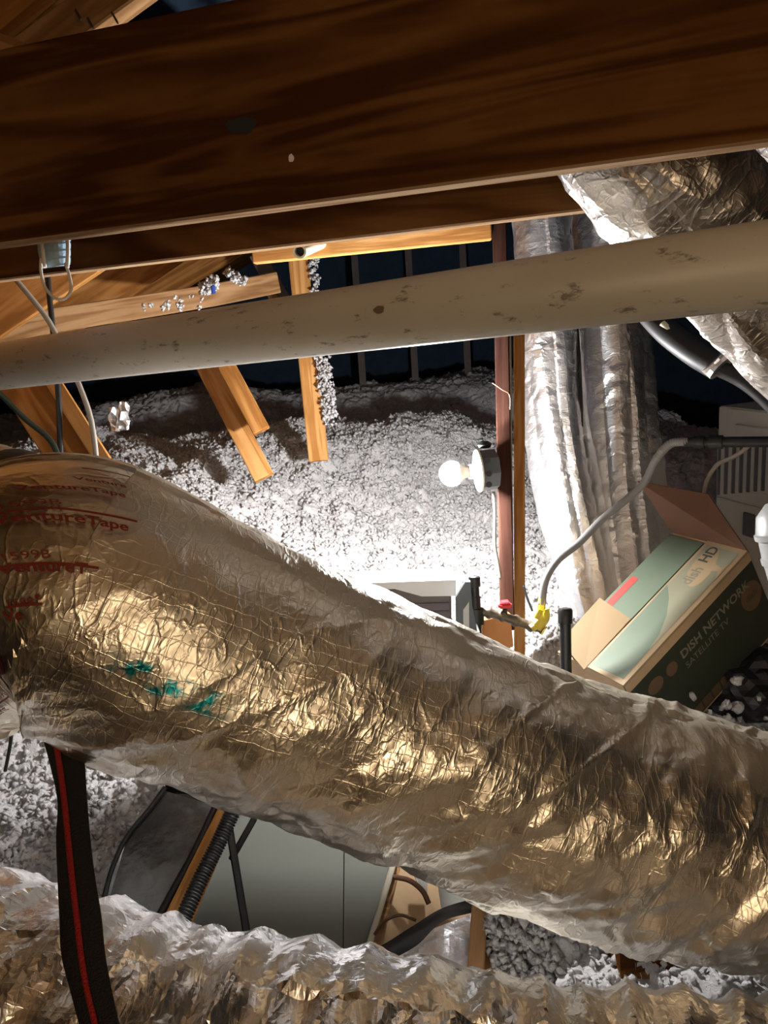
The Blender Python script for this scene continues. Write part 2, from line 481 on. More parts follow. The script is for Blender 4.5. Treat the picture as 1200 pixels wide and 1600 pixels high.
# PVC with scuffs
def pvc_dirty():
    m, nt, b = nodes('pvc_dirty')
    tc = N(nt, 'ShaderNodeTexCoord')
    mp = N(nt, 'ShaderNodeMapping'); mp.inputs['Scale'].default_value = (14, 34, 34)
    nt.links.new(tc.outputs['Object'], mp.inputs['Vector'])
    n = N(nt, 'ShaderNodeTexNoise', i_Scale=1.6, i_Detail=7.0, i_Roughness=0.72); nt.links.new(mp.outputs[0], n.inputs['Vector'])
    r = N(nt, 'ShaderNodeMapRange', i_1=0.585, i_2=0.66, i_3=0.0, i_4=0.7); nt.links.new(n.outputs['Fac'], r.inputs[0])
    n2 = N(nt, 'ShaderNodeTexNoise', i_Scale=3.0, i_Detail=5.0); nt.links.new(tc.outputs['Object'], n2.inputs['Vector'])
    r2 = N(nt, 'ShaderNodeMapRange', i_1=0.35, i_2=0.7, i_3=0.0, i_4=0.35); nt.links.new(n2.outputs['Fac'], r2.inputs[0])
    mx = N(nt, 'ShaderNodeMix', data_type='RGBA'); mx.inputs[6].default_value = (0.60, 0.58, 0.53, 1); mx.inputs[7].default_value = (0.36, 0.33, 0.28, 1)
    nt.links.new(r2.outputs[0], mx.inputs[0])
    m2 = N(nt, 'ShaderNodeMix', data_type='RGBA'); nt.links.new(mx.outputs[2], m2.inputs[6]); m2.inputs[7].default_value = (0.06, 0.045, 0.035, 1)
    nt.links.new(r.outputs[0], m2.inputs[0])
    nt.links.new(m2.outputs[2], b.inputs['Base Color']); b.inputs['Roughness'].default_value = 0.45
    return m
M_pvcd = pvc_dirty()
def fluff():
    m, nt, b = nodes('loose_fill')
    tc = N(nt, 'ShaderNodeTexCoord')
    n = N(nt, 'ShaderNodeTexNoise', i_Scale=70.0, i_Detail=8.0, i_Roughness=0.75); nt.links.new(tc.outputs['Object'], n.inputs['Vector'])
    b.inputs['Subsurface Weight'].default_value = 0.0
    r = N(nt, 'ShaderNodeValToRGB'); r.color_ramp.elements[0].position = 0.3; r.color_ramp.elements[1].position = 0.65
    r.color_ramp.elements[0].color = (0.62, 0.59, 0.58, 1); r.color_ramp.elements[1].color = (0.86, 0.85, 0.85, 1)
    nt.links.new(n.outputs['Fac'], r.inputs['Fac']); nt.links.new(r.outputs['Color'], b.inputs['Base Color'])
    b.inputs['Roughness'].default_value = 1.0; b.inputs['Specular IOR Level'].default_value = 0.1
    bp = N(nt, 'ShaderNodeBump', i_Strength=1.0, i_Distance=0.012); nt.links.new(n.outputs['Fac'], bp.inputs['Height'])
    nt.links.new(bp.outputs['Normal'], b.inputs['Normal'])
    return m
M_fluff = fluff()

# ------------------------------------------------------------------ the setting
HX0, HX1, HY0, HY1 = -0.72, 0.24, 0.85, 1.86      # opening in the attic floor
XL, XR, YB, YF, ZT = -4.2, 3.6, -2.6, 6.6, 2.55
def strut(name, pts, t, mat, away=True):
    o = slab(name, pts, t, mat, None, away); return tag(o, kind='structure')
fl_v, fl_f = [], []
def addq(x0, x1, y0, y1, z0=-0.02, z1=0.0):
    b0 = len(fl_v)
    for z in (z0, z1):
        fl_v.extend([(x0, y0, z), (x1, y0, z), (x1, y1, z), (x0, y1, z)])
    for f in ((4, 5, 6, 7), (3, 2, 1, 0), (0, 1, 5, 4), (1, 2, 6, 5), (2, 3, 7, 6), (3, 0, 4, 7)):
        fl_f.append([b0 + i for i in f])
addq(XL, HX0, YB, YF); addq(HX1, XR, YB, YF); addq(HX0, HX1, YB, HY0); addq(HX0, HX1, HY1, YF)
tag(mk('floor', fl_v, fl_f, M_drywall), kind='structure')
# shaft under the opening
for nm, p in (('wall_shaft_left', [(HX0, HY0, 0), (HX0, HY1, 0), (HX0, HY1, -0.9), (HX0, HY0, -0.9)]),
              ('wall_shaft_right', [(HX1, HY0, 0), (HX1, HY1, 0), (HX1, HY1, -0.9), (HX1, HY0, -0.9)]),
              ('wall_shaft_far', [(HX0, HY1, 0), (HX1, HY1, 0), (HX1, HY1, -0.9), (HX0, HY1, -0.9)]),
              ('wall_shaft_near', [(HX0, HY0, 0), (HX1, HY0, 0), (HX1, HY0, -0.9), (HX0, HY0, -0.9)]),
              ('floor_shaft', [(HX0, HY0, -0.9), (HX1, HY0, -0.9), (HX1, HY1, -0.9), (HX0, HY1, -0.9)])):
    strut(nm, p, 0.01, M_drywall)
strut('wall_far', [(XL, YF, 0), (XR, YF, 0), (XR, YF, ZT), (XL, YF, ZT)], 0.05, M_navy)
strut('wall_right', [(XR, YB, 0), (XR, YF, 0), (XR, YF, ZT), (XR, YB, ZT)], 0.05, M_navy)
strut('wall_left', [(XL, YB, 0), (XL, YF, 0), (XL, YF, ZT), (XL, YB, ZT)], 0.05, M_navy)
strut('wall_back', [(XL, YB, 0), (XR, YB, 0), (XR, YB, ZT), (XL, YB, ZT)], 0.05, M_deckbrown)
strut('ceiling', [(XL, YB, ZT), (XR, YB, ZT), (XR, 1.2, ZT), (XL, 1.2, ZT)], 0.03, M_deckbrown)
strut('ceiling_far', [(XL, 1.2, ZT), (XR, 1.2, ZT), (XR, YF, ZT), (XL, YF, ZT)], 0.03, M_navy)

# left roof slope: rafters and the plywood deck nailed on them
R1a, R1b = U(15, 517, 2.0), U(150, 428, 2.0)
R2a = U(176, 482, 2.75)
n_deck = (R1b - R1a).cross(R2a - R1a).normalized()
if n_deck.z < 0: n_deck = -n_deck
def on_deck(px, py, off=0.0): return hit(px, py, R1a + n_deck * off, n_deck)
def raf(a, b, ext0, ext1, label, h=0.15, t=0.038):
    A, B = on_deck(*a), on_deck(*b)
    D = (B - A).normalized()
    o = beam('rafter', A - D * ext0, B + D * ext1, h, t, M_rafter, up=n_deck)
    tag(o, label, 'rafter', 'rafters of the left roof slope'); return o
raf((15, 517), (150, 428), 0.6, 0.55, 'orange pine rafter nearest the hanging face mask')
raf((176, 482), (290, 405), 0.8, 0.5, 'orange pine rafter in the middle of the left roof slope')
raf((282, 456), (368, 405), 0.8, 0.5, 'orange pine rafter of the left roof slope nearest the small cream pipe')
dk = [on_deck(-420, 640, 0.152), on_deck(480, 470, 0.152), on_deck(480, 250, 0.152), on_deck(-420, -100, 0.152)]
tag(slab('ceiling_left', dk, 0.015, M_deck), kind='structure')

# ------------------------------------------------------------------ big timbers
j1 = root('ceiling_joist', U(600, 300, 0.86), 'large dark brown joist across the top of the view with a black spot', 'beam')
ja, jb = U(-60, 397, 1.0), U(1270, 203, 0.74)
jb.z = (ja.z + jb.z) / 2; ja.z = jb.z
jd = (jb - ja).normalized()
ja, jb = ja - jd * 0.55, jb + jd * 0.9
beam('timber', ja, jb, 0.225, 0.038, M_joist, j1, cuts=(0.1, 0), edge=M_edge)
jn = jd.cross(Z).normalized()
if jn.dot(CAM - ja) < 0: jn = -jn
def on_j1(px, py, off=0.0012): return hit(px, py, ja + jn * off, jn)
def blob_patch(name, ctr, rx, ry, fn, mat, parent, seed=0, n=28, tilt=0.0, th=None):
    V = [fn(*ctr)]
    rnd = random.Random(seed)
    ph = [rnd.uniform(0, 6.28) for _ in range(4)]
    for i in range(n):
        a = 2 * math.pi * i / n
        q = 1 + 0.10 * math.sin(2 * a + ph[0]) + 0.06 * math.sin(3 * a + ph[1]) + 0.05 * math.sin(5 * a + ph[2])
        x, y = rx * q * math.cos(a), ry * q * math.sin(a)
        V.append(fn(ctr[0] + x * math.cos(tilt) - y * math.sin(tilt), ctr[1] + x * math.sin(tilt) + y * math.cos(tilt)))
    Fs = [(0, 1 + i, 1 + (i + 1) % n) for i in range(n)]
    return mk(name, V, Fs, mat, parent)
tag(blob_patch('black_spot', (377, 196), 22, 15, on_j1, plain('black_stain', (0.018, 0.02, 0.022), 0.6), j1, 3, tilt=-0.15), 'black oval stain')
blob_patch('white_fleck', (455, 247), 4, 7, on_j1, M_maskw, j1, 4)
j2 = root('ceiling_joist', U(500, 370, 1.2), 'dark brown joist running behind the large top joist above the face mask', 'beam')
ka, kb = U(-80, 448, 1.36), U(915, 328, 1.08)
zz = (ka.z + kb.z) / 2; ka.z = kb.z = zz
kd = (kb - ka).normalized()
beam('timber', ka - kd * 0.02, kb + kd * 0.012, 0.18, 0.038, M_joist, j2, cuts=(0.3, -0.14), edge=M_edge)
# ledger behind, carried by the left post and the dark stud
la, lb = U(395, 412, 2.06), U(769, 374, 2.0)
o = beam('ledger', la, lb, 0.075, 0.038, M_pine)
tag(o, 'orange pine ledger board running from the small cream pipe to the dark stud', 'beam')
# weathered purlin
pa, pb = U(-60, 548, 2.15), U(300, 490, 2.5)
o = beam('purlin', pa, U(440, 458, 2.75), 0.075, 0.05, M_greywood, wave=0.004)
tag(o, 'weathered brown timber under the left rafters, specked with white fluff', 'beam')

# nailed web at upper left
for i, (a, b, d, h, lab) in enumerate([((-380, 370), (425, -320), 1.32, 0.05, 'pale rafter end at the top left corner above the large joist'),
                                  ((-250, 333), (579, -271), 1.26, 0.07, 'rough brown rafter with bent nails above the large joist')]):
    rr = root('rafter', U(*a, d), lab, 'rafter', 'rafter ends above the large joist')
    beam('timber', U(*a, d), U(*b, d), h, 0.038, M_rafter if i == 0 else M_greywood, rr, up=(U(*a, d) - U(a[0] + 60, a[1] + 80, d)).normalized())
    if i == 1:
        for q, (x, y) in enumerate([(118, 15), (137, 28), (175, 20)]):
            tube('nail', [U(x, y, d - 0.002), U(x + 9, y + 16, d - 0.05)], 0.0018, M_nail, rr, k=6)
o = slab('gusset', [U(-420, 400, 1.36), U(-60, 200, 1.36), U(560, -260, 1.36), U(400, -420, 1.36), U(-420, -60, 1.36)], 0.012, M_greywood)
tag(o, 'brown plywood gusset between the two rafter ends at the top left', 'board')

# ------------------------------------------------------------------ posts and braces
def post(name, top, bot, wd, th, mat, label, cat='post', group=None):
    """front face centre line top->bottom, wd metres wide"""
    A, B = U(*bot), U(*top)
    D = (B - A).normalized()
    side = D.cross((A - CAM).normalized()).normalized()
    o = beam(name, A - side * wd / 2, B - side * wd / 2, wd, th, mat, up=side)
    tag(o, label, cat, group); return o
post('stud', (780, 335, 2.01), (793, 985, 2.01), 0.039, 0.04, M_redwood, 'dark red-brown stud that carries the lit bulb')
post('stud', (811, 420, 2.08), (812, 1040, 2.06), 0.031, 0.03, M_pine, 'narrow orange stud just right of the dark stud')
post('post', (464, 385, 2.9), (498, 720, 2.9), 0.078, 0.038, M_pine, 'orange post below the small cream pipe with white fluff along its edge')
post('brace', (285, 500, 2.75), (412, 745, 2.65), 0.075, 0.038, M_pine, 'long orange brace plank slanting into the insulation')
post('brace', (345, 555, 2.60), (408, 672, 2.56), 0.062, 0.03, M_rafter, 'short ragged plank nailed on the slanting brace')
post('brace', (20, 560, 1.75), (165, 780, 1.7), 0.125, 0.038, M_rafter, 'wide orange brace at the left behind the two cables')
post('brace', (60, 560, 1.72), (190, 765, 1.68), 0.035, 0.06, M_pine, 'paler strip for the lit edge of the wide brace at the left')  # lit edge of the wide brace, built as a separate paler board
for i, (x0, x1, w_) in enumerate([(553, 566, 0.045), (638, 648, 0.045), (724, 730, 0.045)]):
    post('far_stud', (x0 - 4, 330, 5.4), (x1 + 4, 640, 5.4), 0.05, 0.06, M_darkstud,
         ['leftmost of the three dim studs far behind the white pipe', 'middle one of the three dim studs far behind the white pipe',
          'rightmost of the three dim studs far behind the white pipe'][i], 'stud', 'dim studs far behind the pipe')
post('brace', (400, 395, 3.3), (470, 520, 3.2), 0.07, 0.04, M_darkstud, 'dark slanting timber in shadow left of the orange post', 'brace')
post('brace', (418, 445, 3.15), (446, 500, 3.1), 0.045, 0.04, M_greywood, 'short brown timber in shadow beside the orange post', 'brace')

# ------------------------------------------------------------------ pipes
def pipe_obj(name, pts, r, mat, label, cat, **kw):
    o = tube(name, pts, r, mat, **kw); tag(o, label, cat); return o
PA, PB = U(-40, 578, 1.48), U(1260, 405, 0.745)
pr = root('vent_pipe', (PA + PB) / 2, 'thick off-white plastic pipe crossing the whole view, scuffed and dirty', 'pipe')
bm = bmesh.new()
bmesh.ops.create_cone(bm, segments=64, radius1=0.0445, radius2=0.0445, depth=(PB - PA).length + 1.6, cap_ends=True)
for f in bm.faces: f.smooth = len(f.verts) == 4
bmesh.ops.rotate(bm, matrix=Matrix.Rotation(math.pi / 2, 3, 'Y'), verts=bm.verts)
bm_obj('pipe_wall', bm, Matrix.Translation((PA + PB) / 2) @ frame(PB - PA, Z).to_4x4(), M_pvcd, pr)
pdir = (PB - PA).normalized()
def on_pipe(px, py, off=0.0008):
    r = ray(px, py).normalized()
    # closest hit with the cylinder
    o_ = CAM - PA
    a = r - pdir * r.dot(pdir); b = o_ - pdir * o_.dot(pdir)
    A_, B_, C_ = a.dot(a), 2 * a.dot(b), b.dot(b) - (0.0445 + off) ** 2
    disc = max(0, B_ * B_ - 4 * A_ * C_)
    return CAM + r * ((-B_ - math.sqrt(disc)) / (2 * A_))
tag(blob_patch('glue_spot', (592, 484), 9, 6, on_pipe, plain('brown_smear', (0.20, 0.15, 0.11), 0.6), pr, 5), 'small brown smear')
sp = root('small_pipe', U(480, 388, 1.95), 'small cream plastic pipe with open end poking out under the joist', 'pipe')
sa, sb = U(468, 393, 1.75), U(520, 372, 2.25)
sd = (sb - sa).normalized()
lathe('pipe_wall', sa, sd, [(0.05, 0.0115), (0, 0.0115), (0, 0.0165), ((sb - sa).length, 0.0165)], M_pvc_small, sp, 20)
lathe('dark_bore_plug', sa + sd * 0.02, sd, [(0, 0.0114), (0.02, 0.0114)], M_black, sp, 20)  # black plug stands in for the dark inside of the pipe

# ------------------------------------------------------------------ foil ducts
def duct(name, pts, rad, mat, parent, disp, res=0.006, rscale=None, s_rng=None, th_rng=None, off=0.0, jitter=0.25, seed=0, smooth=False, ell=None, only_surf=False):
    path = spline(pts, 240)
    L = [0]
    for i in range(240): L.append(L[-1] + (path[i + 1] - path[i]).length)
    L = np.array(L)
    fr = frames(path)
    P = np.array([tuple(p) for p in path]); Un = np.array([tuple(f[1]) for f in fr]); Vn = np.array([tuple(f[2]) for f in fr])
    def surf(s, th, off=0.0):
        s = np.asarray(s, float); th = np.asarray(th, float)
        def ip(A): return np.stack([np.interp(s, L, A[:, k]) for k in range(3)], -1)
        r = rad * (rscale(s / L[-1]) if rscale else 1.0)
        rr = r + disp(s, th * rad, th) + off
        c, q = np.cos(th), np.sin(th)
        if ell: c = c * ell[0]; q = q * ell[1]
        return ip(P) + (ip(Un) * c[..., None] + ip(Vn) * q[..., None]) * rr[..., None]
    if only_surf: return surf, L[-1]
    s0, s1 = s_rng or (0, L[-1]); t0, t1 = th_rng or (0, 2 * math.pi)
    ns = max(4, int((s1 - s0) / res)); nt_ = max(8, int((t1 - t0) * rad / res))
    closed = th_rng is None
    S, T_ = np.meshgrid(np.linspace(s0, s1, ns + 1), np.linspace(t0, t1, nt_ + 1)[:nt_ if closed else nt_ + 1], indexing='ij')
    rng = np.random.RandomState(seed)
    ds, dt = (s1 - s0) / ns, (t1 - t0) / nt_
    S = S + rng.uniform(-jitter, jitter, S.shape) * ds; T_ = T_ + rng.uniform(-jitter, jitter, S.shape) * dt
    S[0] = s0; S[-1] = s1
    V = surf(S, T_, off).reshape(-1, 3)
    m = S.shape[1]
    uv = np.stack([S.ravel(), ((T_ + math.pi) % (2 * math.pi) - math.pi).ravel() * rad], -1)
    i = np.arange(ns)[:, None]; j = np.arange(m if closed else m - 1)[None]
    a = i * m + j; b = i * m + (j + 1) % m; c = (i + 1) * m + (j + 1) % m; d = (i + 1) * m + j
    par = rng.rand(*a.shape) > 0.5
    t1_ = np.where(par[..., None], np.stack([a, b, c], -1), np.stack([a, b, d], -1)).reshape(-1, 3)
    t2_ = np.where(par[..., None], np.stack([a, c, d], -1), np.stack([b, c, d], -1)).reshape(-1, 3)
    o = mk(name, V, np.concatenate([t1_, t2_]), mat, parent, smooth, uv)
    return o, surf, L[-1]
TAU = 2 * math.pi
def per(th): return np.cos(th), np.sin(th)

# the large gold-lit duct
bd = root('flex_duct', U(600, 1340, 1.2), 'large crinkled foil flex duct crossing the middle, gold-lit, with printed tape', 'duct')
BP = [U(-420, 1060, 1.02), U(-220, 1040, 1.04), U(-60, 975, 1.05), U(95, 918, 1.06), U(300, 1006, 1.10), U(600, 1132, 1.18), U(900, 1250, 1.245), U(1200, 1322, 1.30), U(1500, 1390, 1.36)]
def big_disp(s, t, th):
    a = 0.016 * (fbm(s * 5, t * 5, 11, 3) - 0.45)
    cx = np.clip((s - 0.55) / 0.9, 0, 1)
    side = np.clip(1.25 - np.abs(th - 0.15) * 0, 0, 1)
    grow = 0.35 + 0.85 * cx + 0.7 * np.clip(0.3 - np.cos(th), 0, 1) - 0.15 * np.clip(np.cos(th), 0, 1)
    d1 = facet(s * 11 + t * 11, t * 3.2 - s * 3.2, 1) - 0.5
    d2 = facet(s * 17 + t * 9, t * 9 - s * 4, 2) - 0.5
    d3 = facet(s * 40 - t * 10, t * 36 + s * 9, 3) - 0.5
    r = np.clip(1 - np.abs(fbm(s * 6 + t * 6, t * 1.6 - s * 1.6, 21, 3) - 0.45) * 9, 0, 1) ** 2
    return a + grow * (0.012 * d1 + 0.010 * d2 + 0.0042 * d3 + 0.006 * r)
BSC = lambda q: 0.80 + 0.20 * (lambda v: v * v * (3 - 2 * v))(np.clip((q - 0.13) / 0.11, 0, 1))
BSURF, BL = duct('x', BP, 0.195, None, None, big_disp, rscale=BSC, only_surf=True)
def surf_locate(SURF, L, px, py, n=160, srange=None):
    """parameters (s, th) of the front point of a duct seen at a photo pixel"""
    s, t = np.meshgrid(np.linspace(*(srange or (0, L)), n), np.linspace(-math.pi, math.pi, n), indexing='ij')
    P = SURF(s, t)
    Q = (P - np.array(CAM)) @ np.array(RM)
    x = 600 - Q[..., 0] / Q[..., 2] * F; y = 800 + Q[..., 1] / Q[..., 2] * F
    dd = (x - px) ** 2 + (y - py) ** 2
    # prefer the near side
    dist = -Q[..., 2]
    k = dd < max(dd.min() * 1.0 + 60, 60)
    best = np.argmin(np.where(k, dist, 1e9))
    return s.ravel()[best], t.ravel()[best]
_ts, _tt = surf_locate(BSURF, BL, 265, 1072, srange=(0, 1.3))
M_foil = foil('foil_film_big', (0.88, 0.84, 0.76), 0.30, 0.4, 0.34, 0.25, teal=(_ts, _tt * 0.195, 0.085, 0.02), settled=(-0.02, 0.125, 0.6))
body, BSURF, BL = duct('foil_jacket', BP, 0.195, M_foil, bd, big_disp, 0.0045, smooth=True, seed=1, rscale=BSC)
# printed tape strips round the left end
def text_mesh(txt, size, bold=False):
    cu = bpy.data.curves.new('txt', 'FONT'); cu.body = txt; cu.size = size; cu.resolution_u = 3
    if bold: cu.offset = size * 0.022
    ob = bpy.data.objects.new('txt', cu); C.objects.link(ob)
    dg = bpy.context.evaluated_depsgraph_get()
    me = bpy.data.meshes.new_from_object(ob.evaluated_get(dg))
    bpy.data.objects.remove(ob); bpy.data.curves.remove(cu)
    bm = bmesh.new(); bm.from_mesh(me)
    bmesh.ops.triangulate(bm, faces=bm.faces)
    bmesh.ops.subdivide_edges(bm, edges=[e for e in bm.edges if e.calc_length() > 0.006], cuts=1)
    bmesh.ops.triangulate(bm, faces=bm.faces)
    V = np.array([v.co[:] for v in bm.verts]).reshape(-1, 3); Fs = [[v.index for v in f.verts] for f in bm.faces]
    bm.free(); bpy.data.meshes.remove(me)
    return V, Fs
s_a, th_a = surf_locate(BSURF, BL, 112, 930, srange=(0, 1.0))
s_b, th_b = surf_locate(BSURF, BL, 40, 930, srange=(0, 1.0))
tp1, _, _ = duct('tape', BP, 0.195, M_tape, bd, big_disp, 0.008, s_rng=(s_a - 0.105, s_a - 0.005), off=0.0022, seed=3, rscale=BSC)
tp2, _, _ = duct('tape', BP, 0.195, M_tape, bd, big_disp, 0.008, s_rng=(s_a - 0.22, s_a - 0.095), off=0.0036, seed=4, rscale=BSC)
def on_duct_text(name, txt, size, px, py, mat, bold=False, rot=0.0, sx=1.0, shape=None):
    s, t = surf_locate(BSURF, BL, px, py, srange=(0, 1.0))
    V, Fs = text_mesh(txt, size, bold) if shape is None else shape
    if not len(V): return
    x = V[:, 0] * math.cos(rot) - V[:, 1] * math.sin(rot); y = V[:, 0] * math.sin(rot) + V[:, 1] * math.cos(rot)
    # the print reads left to right along the duct, tops of letters towards the top of the duct
    P = BSURF(s + x * sx, t + TSIGN * y / 0.195, np.full(len(x), 0.0085))
    return mk(name, P, Fs, mat, bd)
# which way round is up
_pt = BSURF(np.array([s_b, s_b]), np.array([th_b, th_b + 0.1]))
TSIGN = 1 if _pt[1, 2] > _pt[0, 2] else -1
def barmesh(wd, ht, n=14):
    V = []; Fs = []
    for i in range(n + 1):
        V += [(wd * i / n, 0, 0), (wd * i / n, ht, 0)]
    for i in range(n): Fs.append([2 * i, 2 * i + 2, 2 * i + 3, 2 * i + 1])
    return np.array(V), Fs
RT = 0.33
for (x, y, wd, t1, t2, sz) in [(-2, 822, 0.09, '1599B', 'VentureTape', 0.0165), (3, 902, 0.075, '1599B', 'VentureT', 0.0175), (12, 972, 0.035, '1599', 'Ve', 0.0175),
                               (-12, 1118, 0.04, '1599', 'Vent', 0.0165), (25, 772, 0.06, '', 'VentureTape', 0.012), (122, 752, 0.03, '', 'Venture', 0.010)]:
    on_duct_text('print', t2, sz, x, y, M_redink, True, RT)
    on_duct_text('print', '', 0, x, y - 16, M_redink, False, RT, shape=barmesh(wd, 0.003))
    if t1: on_duct_text('print', t1, 0.0135, x + 3, y - 23, M_redink, False, RT)
on_duct_text('print', '', 0, -10, 1072, plain('dark_red_ink', (0.07, 0.008, 0.007), 0.4), False, RT + 0.1, shape=barmesh(0.075, 0.022))
for (x, y, r_, tx) in [(66, 935, 0.5, 'e'), (38, 1118, 0.3, '15')]:
    on_duct_text('print', tx, 0.012, x, y, M_redink, True, r_)

# low foil duct at the bottom
ld = root('flex_duct', U(600, 1900, 0.95), 'wrinkled silver foil flex duct along the bottom edge of the view', 'duct')
LP = [U(-520, 1560, 1.0), U(-200, 1600, 0.98), U(0, 1632, 0.95), U(300, 1706, 0.95), U(600, 1752, 0.95), U(900, 1806, 0.95), U(1200, 1822, 0.95), U(1550, 1825, 0.95)]
def low_disp(s, t, th):
    ring = np.abs(((s + 0.05 * fbm(s * 3, t * 3, 5, 2) * 2 + t * 0.25) / 0.075) % 1.0 - 0.5) * 2
    d1 = facet(s * 15 + t * 7, t * 4 - s * 2, 31) - 0.5
    d2 = facet(s * 32 + t * 10, t * 12, 32) - 0.5
    d3 = facet(s * 55 + t * 12, t * 38, 33) - 0.5
    return 0.010 * (fbm(s * 5, t * 5, 34, 3) - 0.45) + 0.012 * (1 - ring) ** 1.5 + 0.020 * d1 + 0.012 * d2 + 0.0045 * d3
duct('foil_jacket', LP, 0.185, M_foil2, ld, low_disp, 0.0058, smooth=False, seed=5)

# upper right ducts
def soft_disp(seed, amp=1.0, along=1.0):
    def f(s, t, th):
        d1 = facet(s * 7 * along, t * 22, seed) - 0.5
        d2 = facet(s * 34, t * 26, seed + 1) - 0.5
        return amp * (0.016 * (fbm(s * 6, t * 7, seed + 2, 3) - 0.45) + 0.011 * d1 + 0.005 * d2)
    return f
da = root('flex_duct', U(1030, 290, 1.02), 'dusty foil flex duct slanting down right behind the white pipe', 'duct')
duct('foil_jacket', [U(905, 60, 0.96), U(955, 175, 0.985), U(1035, 282, 1.01), U(1180, 440, 1.10), U(1340, 622, 1.24), U(1480, 780, 1.4)], 0.104, M_foil4, da, soft_disp(61, 1.25), 0.0055, seed=6)
db = root('flex_duct', U(1270, 250, 1.1), 'dark crumpled foil duct at the upper right corner under the large joist', 'duct')
duct('foil_jacket', [U(1130, 60, 1.15), U(1215, 190, 1.17), U(1290, 300, 1.22), U(1420, 430, 1.3)], 0.088, M_foil4, db, soft_disp(71, 1.2), 0.0055, seed=7)
# two ducts hanging beside the studs
def hung_disp(seed, amp):
    def f(s, t, th):
        fold = np.abs(((t * 9 + 0.6 * fbm(s * 2, t * 4, seed, 2)) % 1.0) - 0.5) * 2
        d2 = facet(s * 40, t * 34, seed + 1) - 0.5
        low = np.clip((s - 0.55) / 0.5, 0, 1)
        return amp * (0.02 * (fbm(s * 3, t * 6, seed + 2, 3) - 0.45) + (0.004 + 0.03 * low) * (0.5 - fold) * 0.6 + 0.0055 * d2)
    return f
h1 = root('flex_duct', U(905, 920, 2.1), 'bright silver foil duct hanging straight down right beside the narrow orange stud', 'duct', 'hanging foil ducts')
duct('foil_jacket', [U(838, 235, 2.36), U(845, 340, 2.36), U(858, 540, 2.36), U(872, 700, 2.36), U(905, 860, 2.34), U(935, 990, 2.3)], 0.098, M_foil3, h1, hung_disp(81, 1.0), 0.0065, seed=8,
     rscale=lambda q: 1 - 0.25 * np.clip((q - 0.75) / 0.25, 0, 1))
h2 = root('flex_duct', U(985, 920, 2.3), 'broad silver foil duct hanging behind the open cardboard box, draped at its foot', 'duct', 'hanging foil ducts')
duct('foil_jacket', [U(935, 220, 2.46), U(945, 330, 2.46), U(962, 540, 2.44), U(972, 700, 2.43), U(985, 840, 2.40), U(1000, 960, 2.36)], 0.113, M_foil3, h2, hung_disp(91, 1.2), 0.0065, seed=9,
     rscale=lambda q: 1 + 0.12 * np.clip((q - 0.55) / 0.3, 0, 1))
pipe_obj('hanging_cord', [U(887, 300, 2.32), U(893, 420, 2.31), U(905, 560, 2.3), U(910, 700, 2.3), U(918, 800, 2.28), U(928, 890, 2.26)], 0.0055, M_black, 'thin black cord hanging between the two silver hanging ducts', 'cord')

# ------------------------------------------------------------------ loose-fill insulation
CP = [(-300, 1180, 2.0), (100, 1260, 1.72), (215, 1330, 1.66), (30, 1360, 1.6), (860, 1450, 1.52), (1020, 1520, 1.46), (1150, 1530, 1.42), (900, 1600, 1.3),
      (600, 1150, 2.0), (800, 1005, 2.2), (960, 935, 2.02), (920, 960, 2.05), (700, 940, 2.6), (560, 860, 2.8), (700, 800, 2.95), (430, 800, 2.85), (260, 740, 2.85), (120, 720, 2.7), (550, 650, 3.4), (690, 645, 3.5), (420, 668, 3.4),
      (300, 690, 3.3), (170, 660, 3.1), (60, 690, 2.6), (550, 608, 5.2), (300, 610, 5.0), (730, 585, 5.4), (100, 640, 4.8), (860, 800, 2.7), (900, 700, 3.6), (1000, 880, 2.6), (1100, 1010, 2.4), (1150, 1120, 1.9),
      (1300, 1000, 2.2), (-100, 760, 2.4)]
cw = np.array([tuple(U(*p)) for p in CP])
def add(x, y, z): 
    global cw
    cw = np.vstack([cw, [x, y, z]])
c0 = U(420, 668, 3.6)
for px, d in ((400, 4.3), (560, 4.4), (250, 4.1)):
    q = U(px, 650, d); add(q.x, q.y, q.z - 0.16)
add(-3.5, 3, 0.5); add(3.4, 4, 0.5); add(3.4, 1, 0.3); add(-3.5, 0.5, 0.3); add(0, 6.5, 0.9); add(0.9, 0.9, 0.12); add(0.35, 1.65, 0.26); add(0.4, 1.5, 0.20); add(0.3, 1.4, 0.17); add(0.55, 1.45, 0.17)
def base_h(x, y):
    num = 0; den = 1e-9
    for (a, b, z) in cw:
        r2 = (x - a) ** 2 + (y - b) ** 2
        w_ = np.exp(-r2 / (2 * 0.30 ** 2)) + 0.002 / (r2 + 0.05)
        num = num + w_ * z; den = den + w_
    return num / den
def billow(x, y, seed):
    return np.abs(2 * vnoise(x, y, seed) - 1)
def ins_h(x, y):
    h = base_h(x, y) + 0.10 * (fbm(x * 2.2, y * 2.2, 41, 3) - 0.45)
    h = h + 0.040 * (billow(x * 7, y * 7, 42) - 0.5) + 0.022 * (billow(x * 17 + 3, y * 17, 43) - 0.5) + 0.015 * (billow(x * 37, y * 37, 44) - 0.5) + 0.012 * (billow(x * 78, y * 78, 45) - 0.5)
    return h
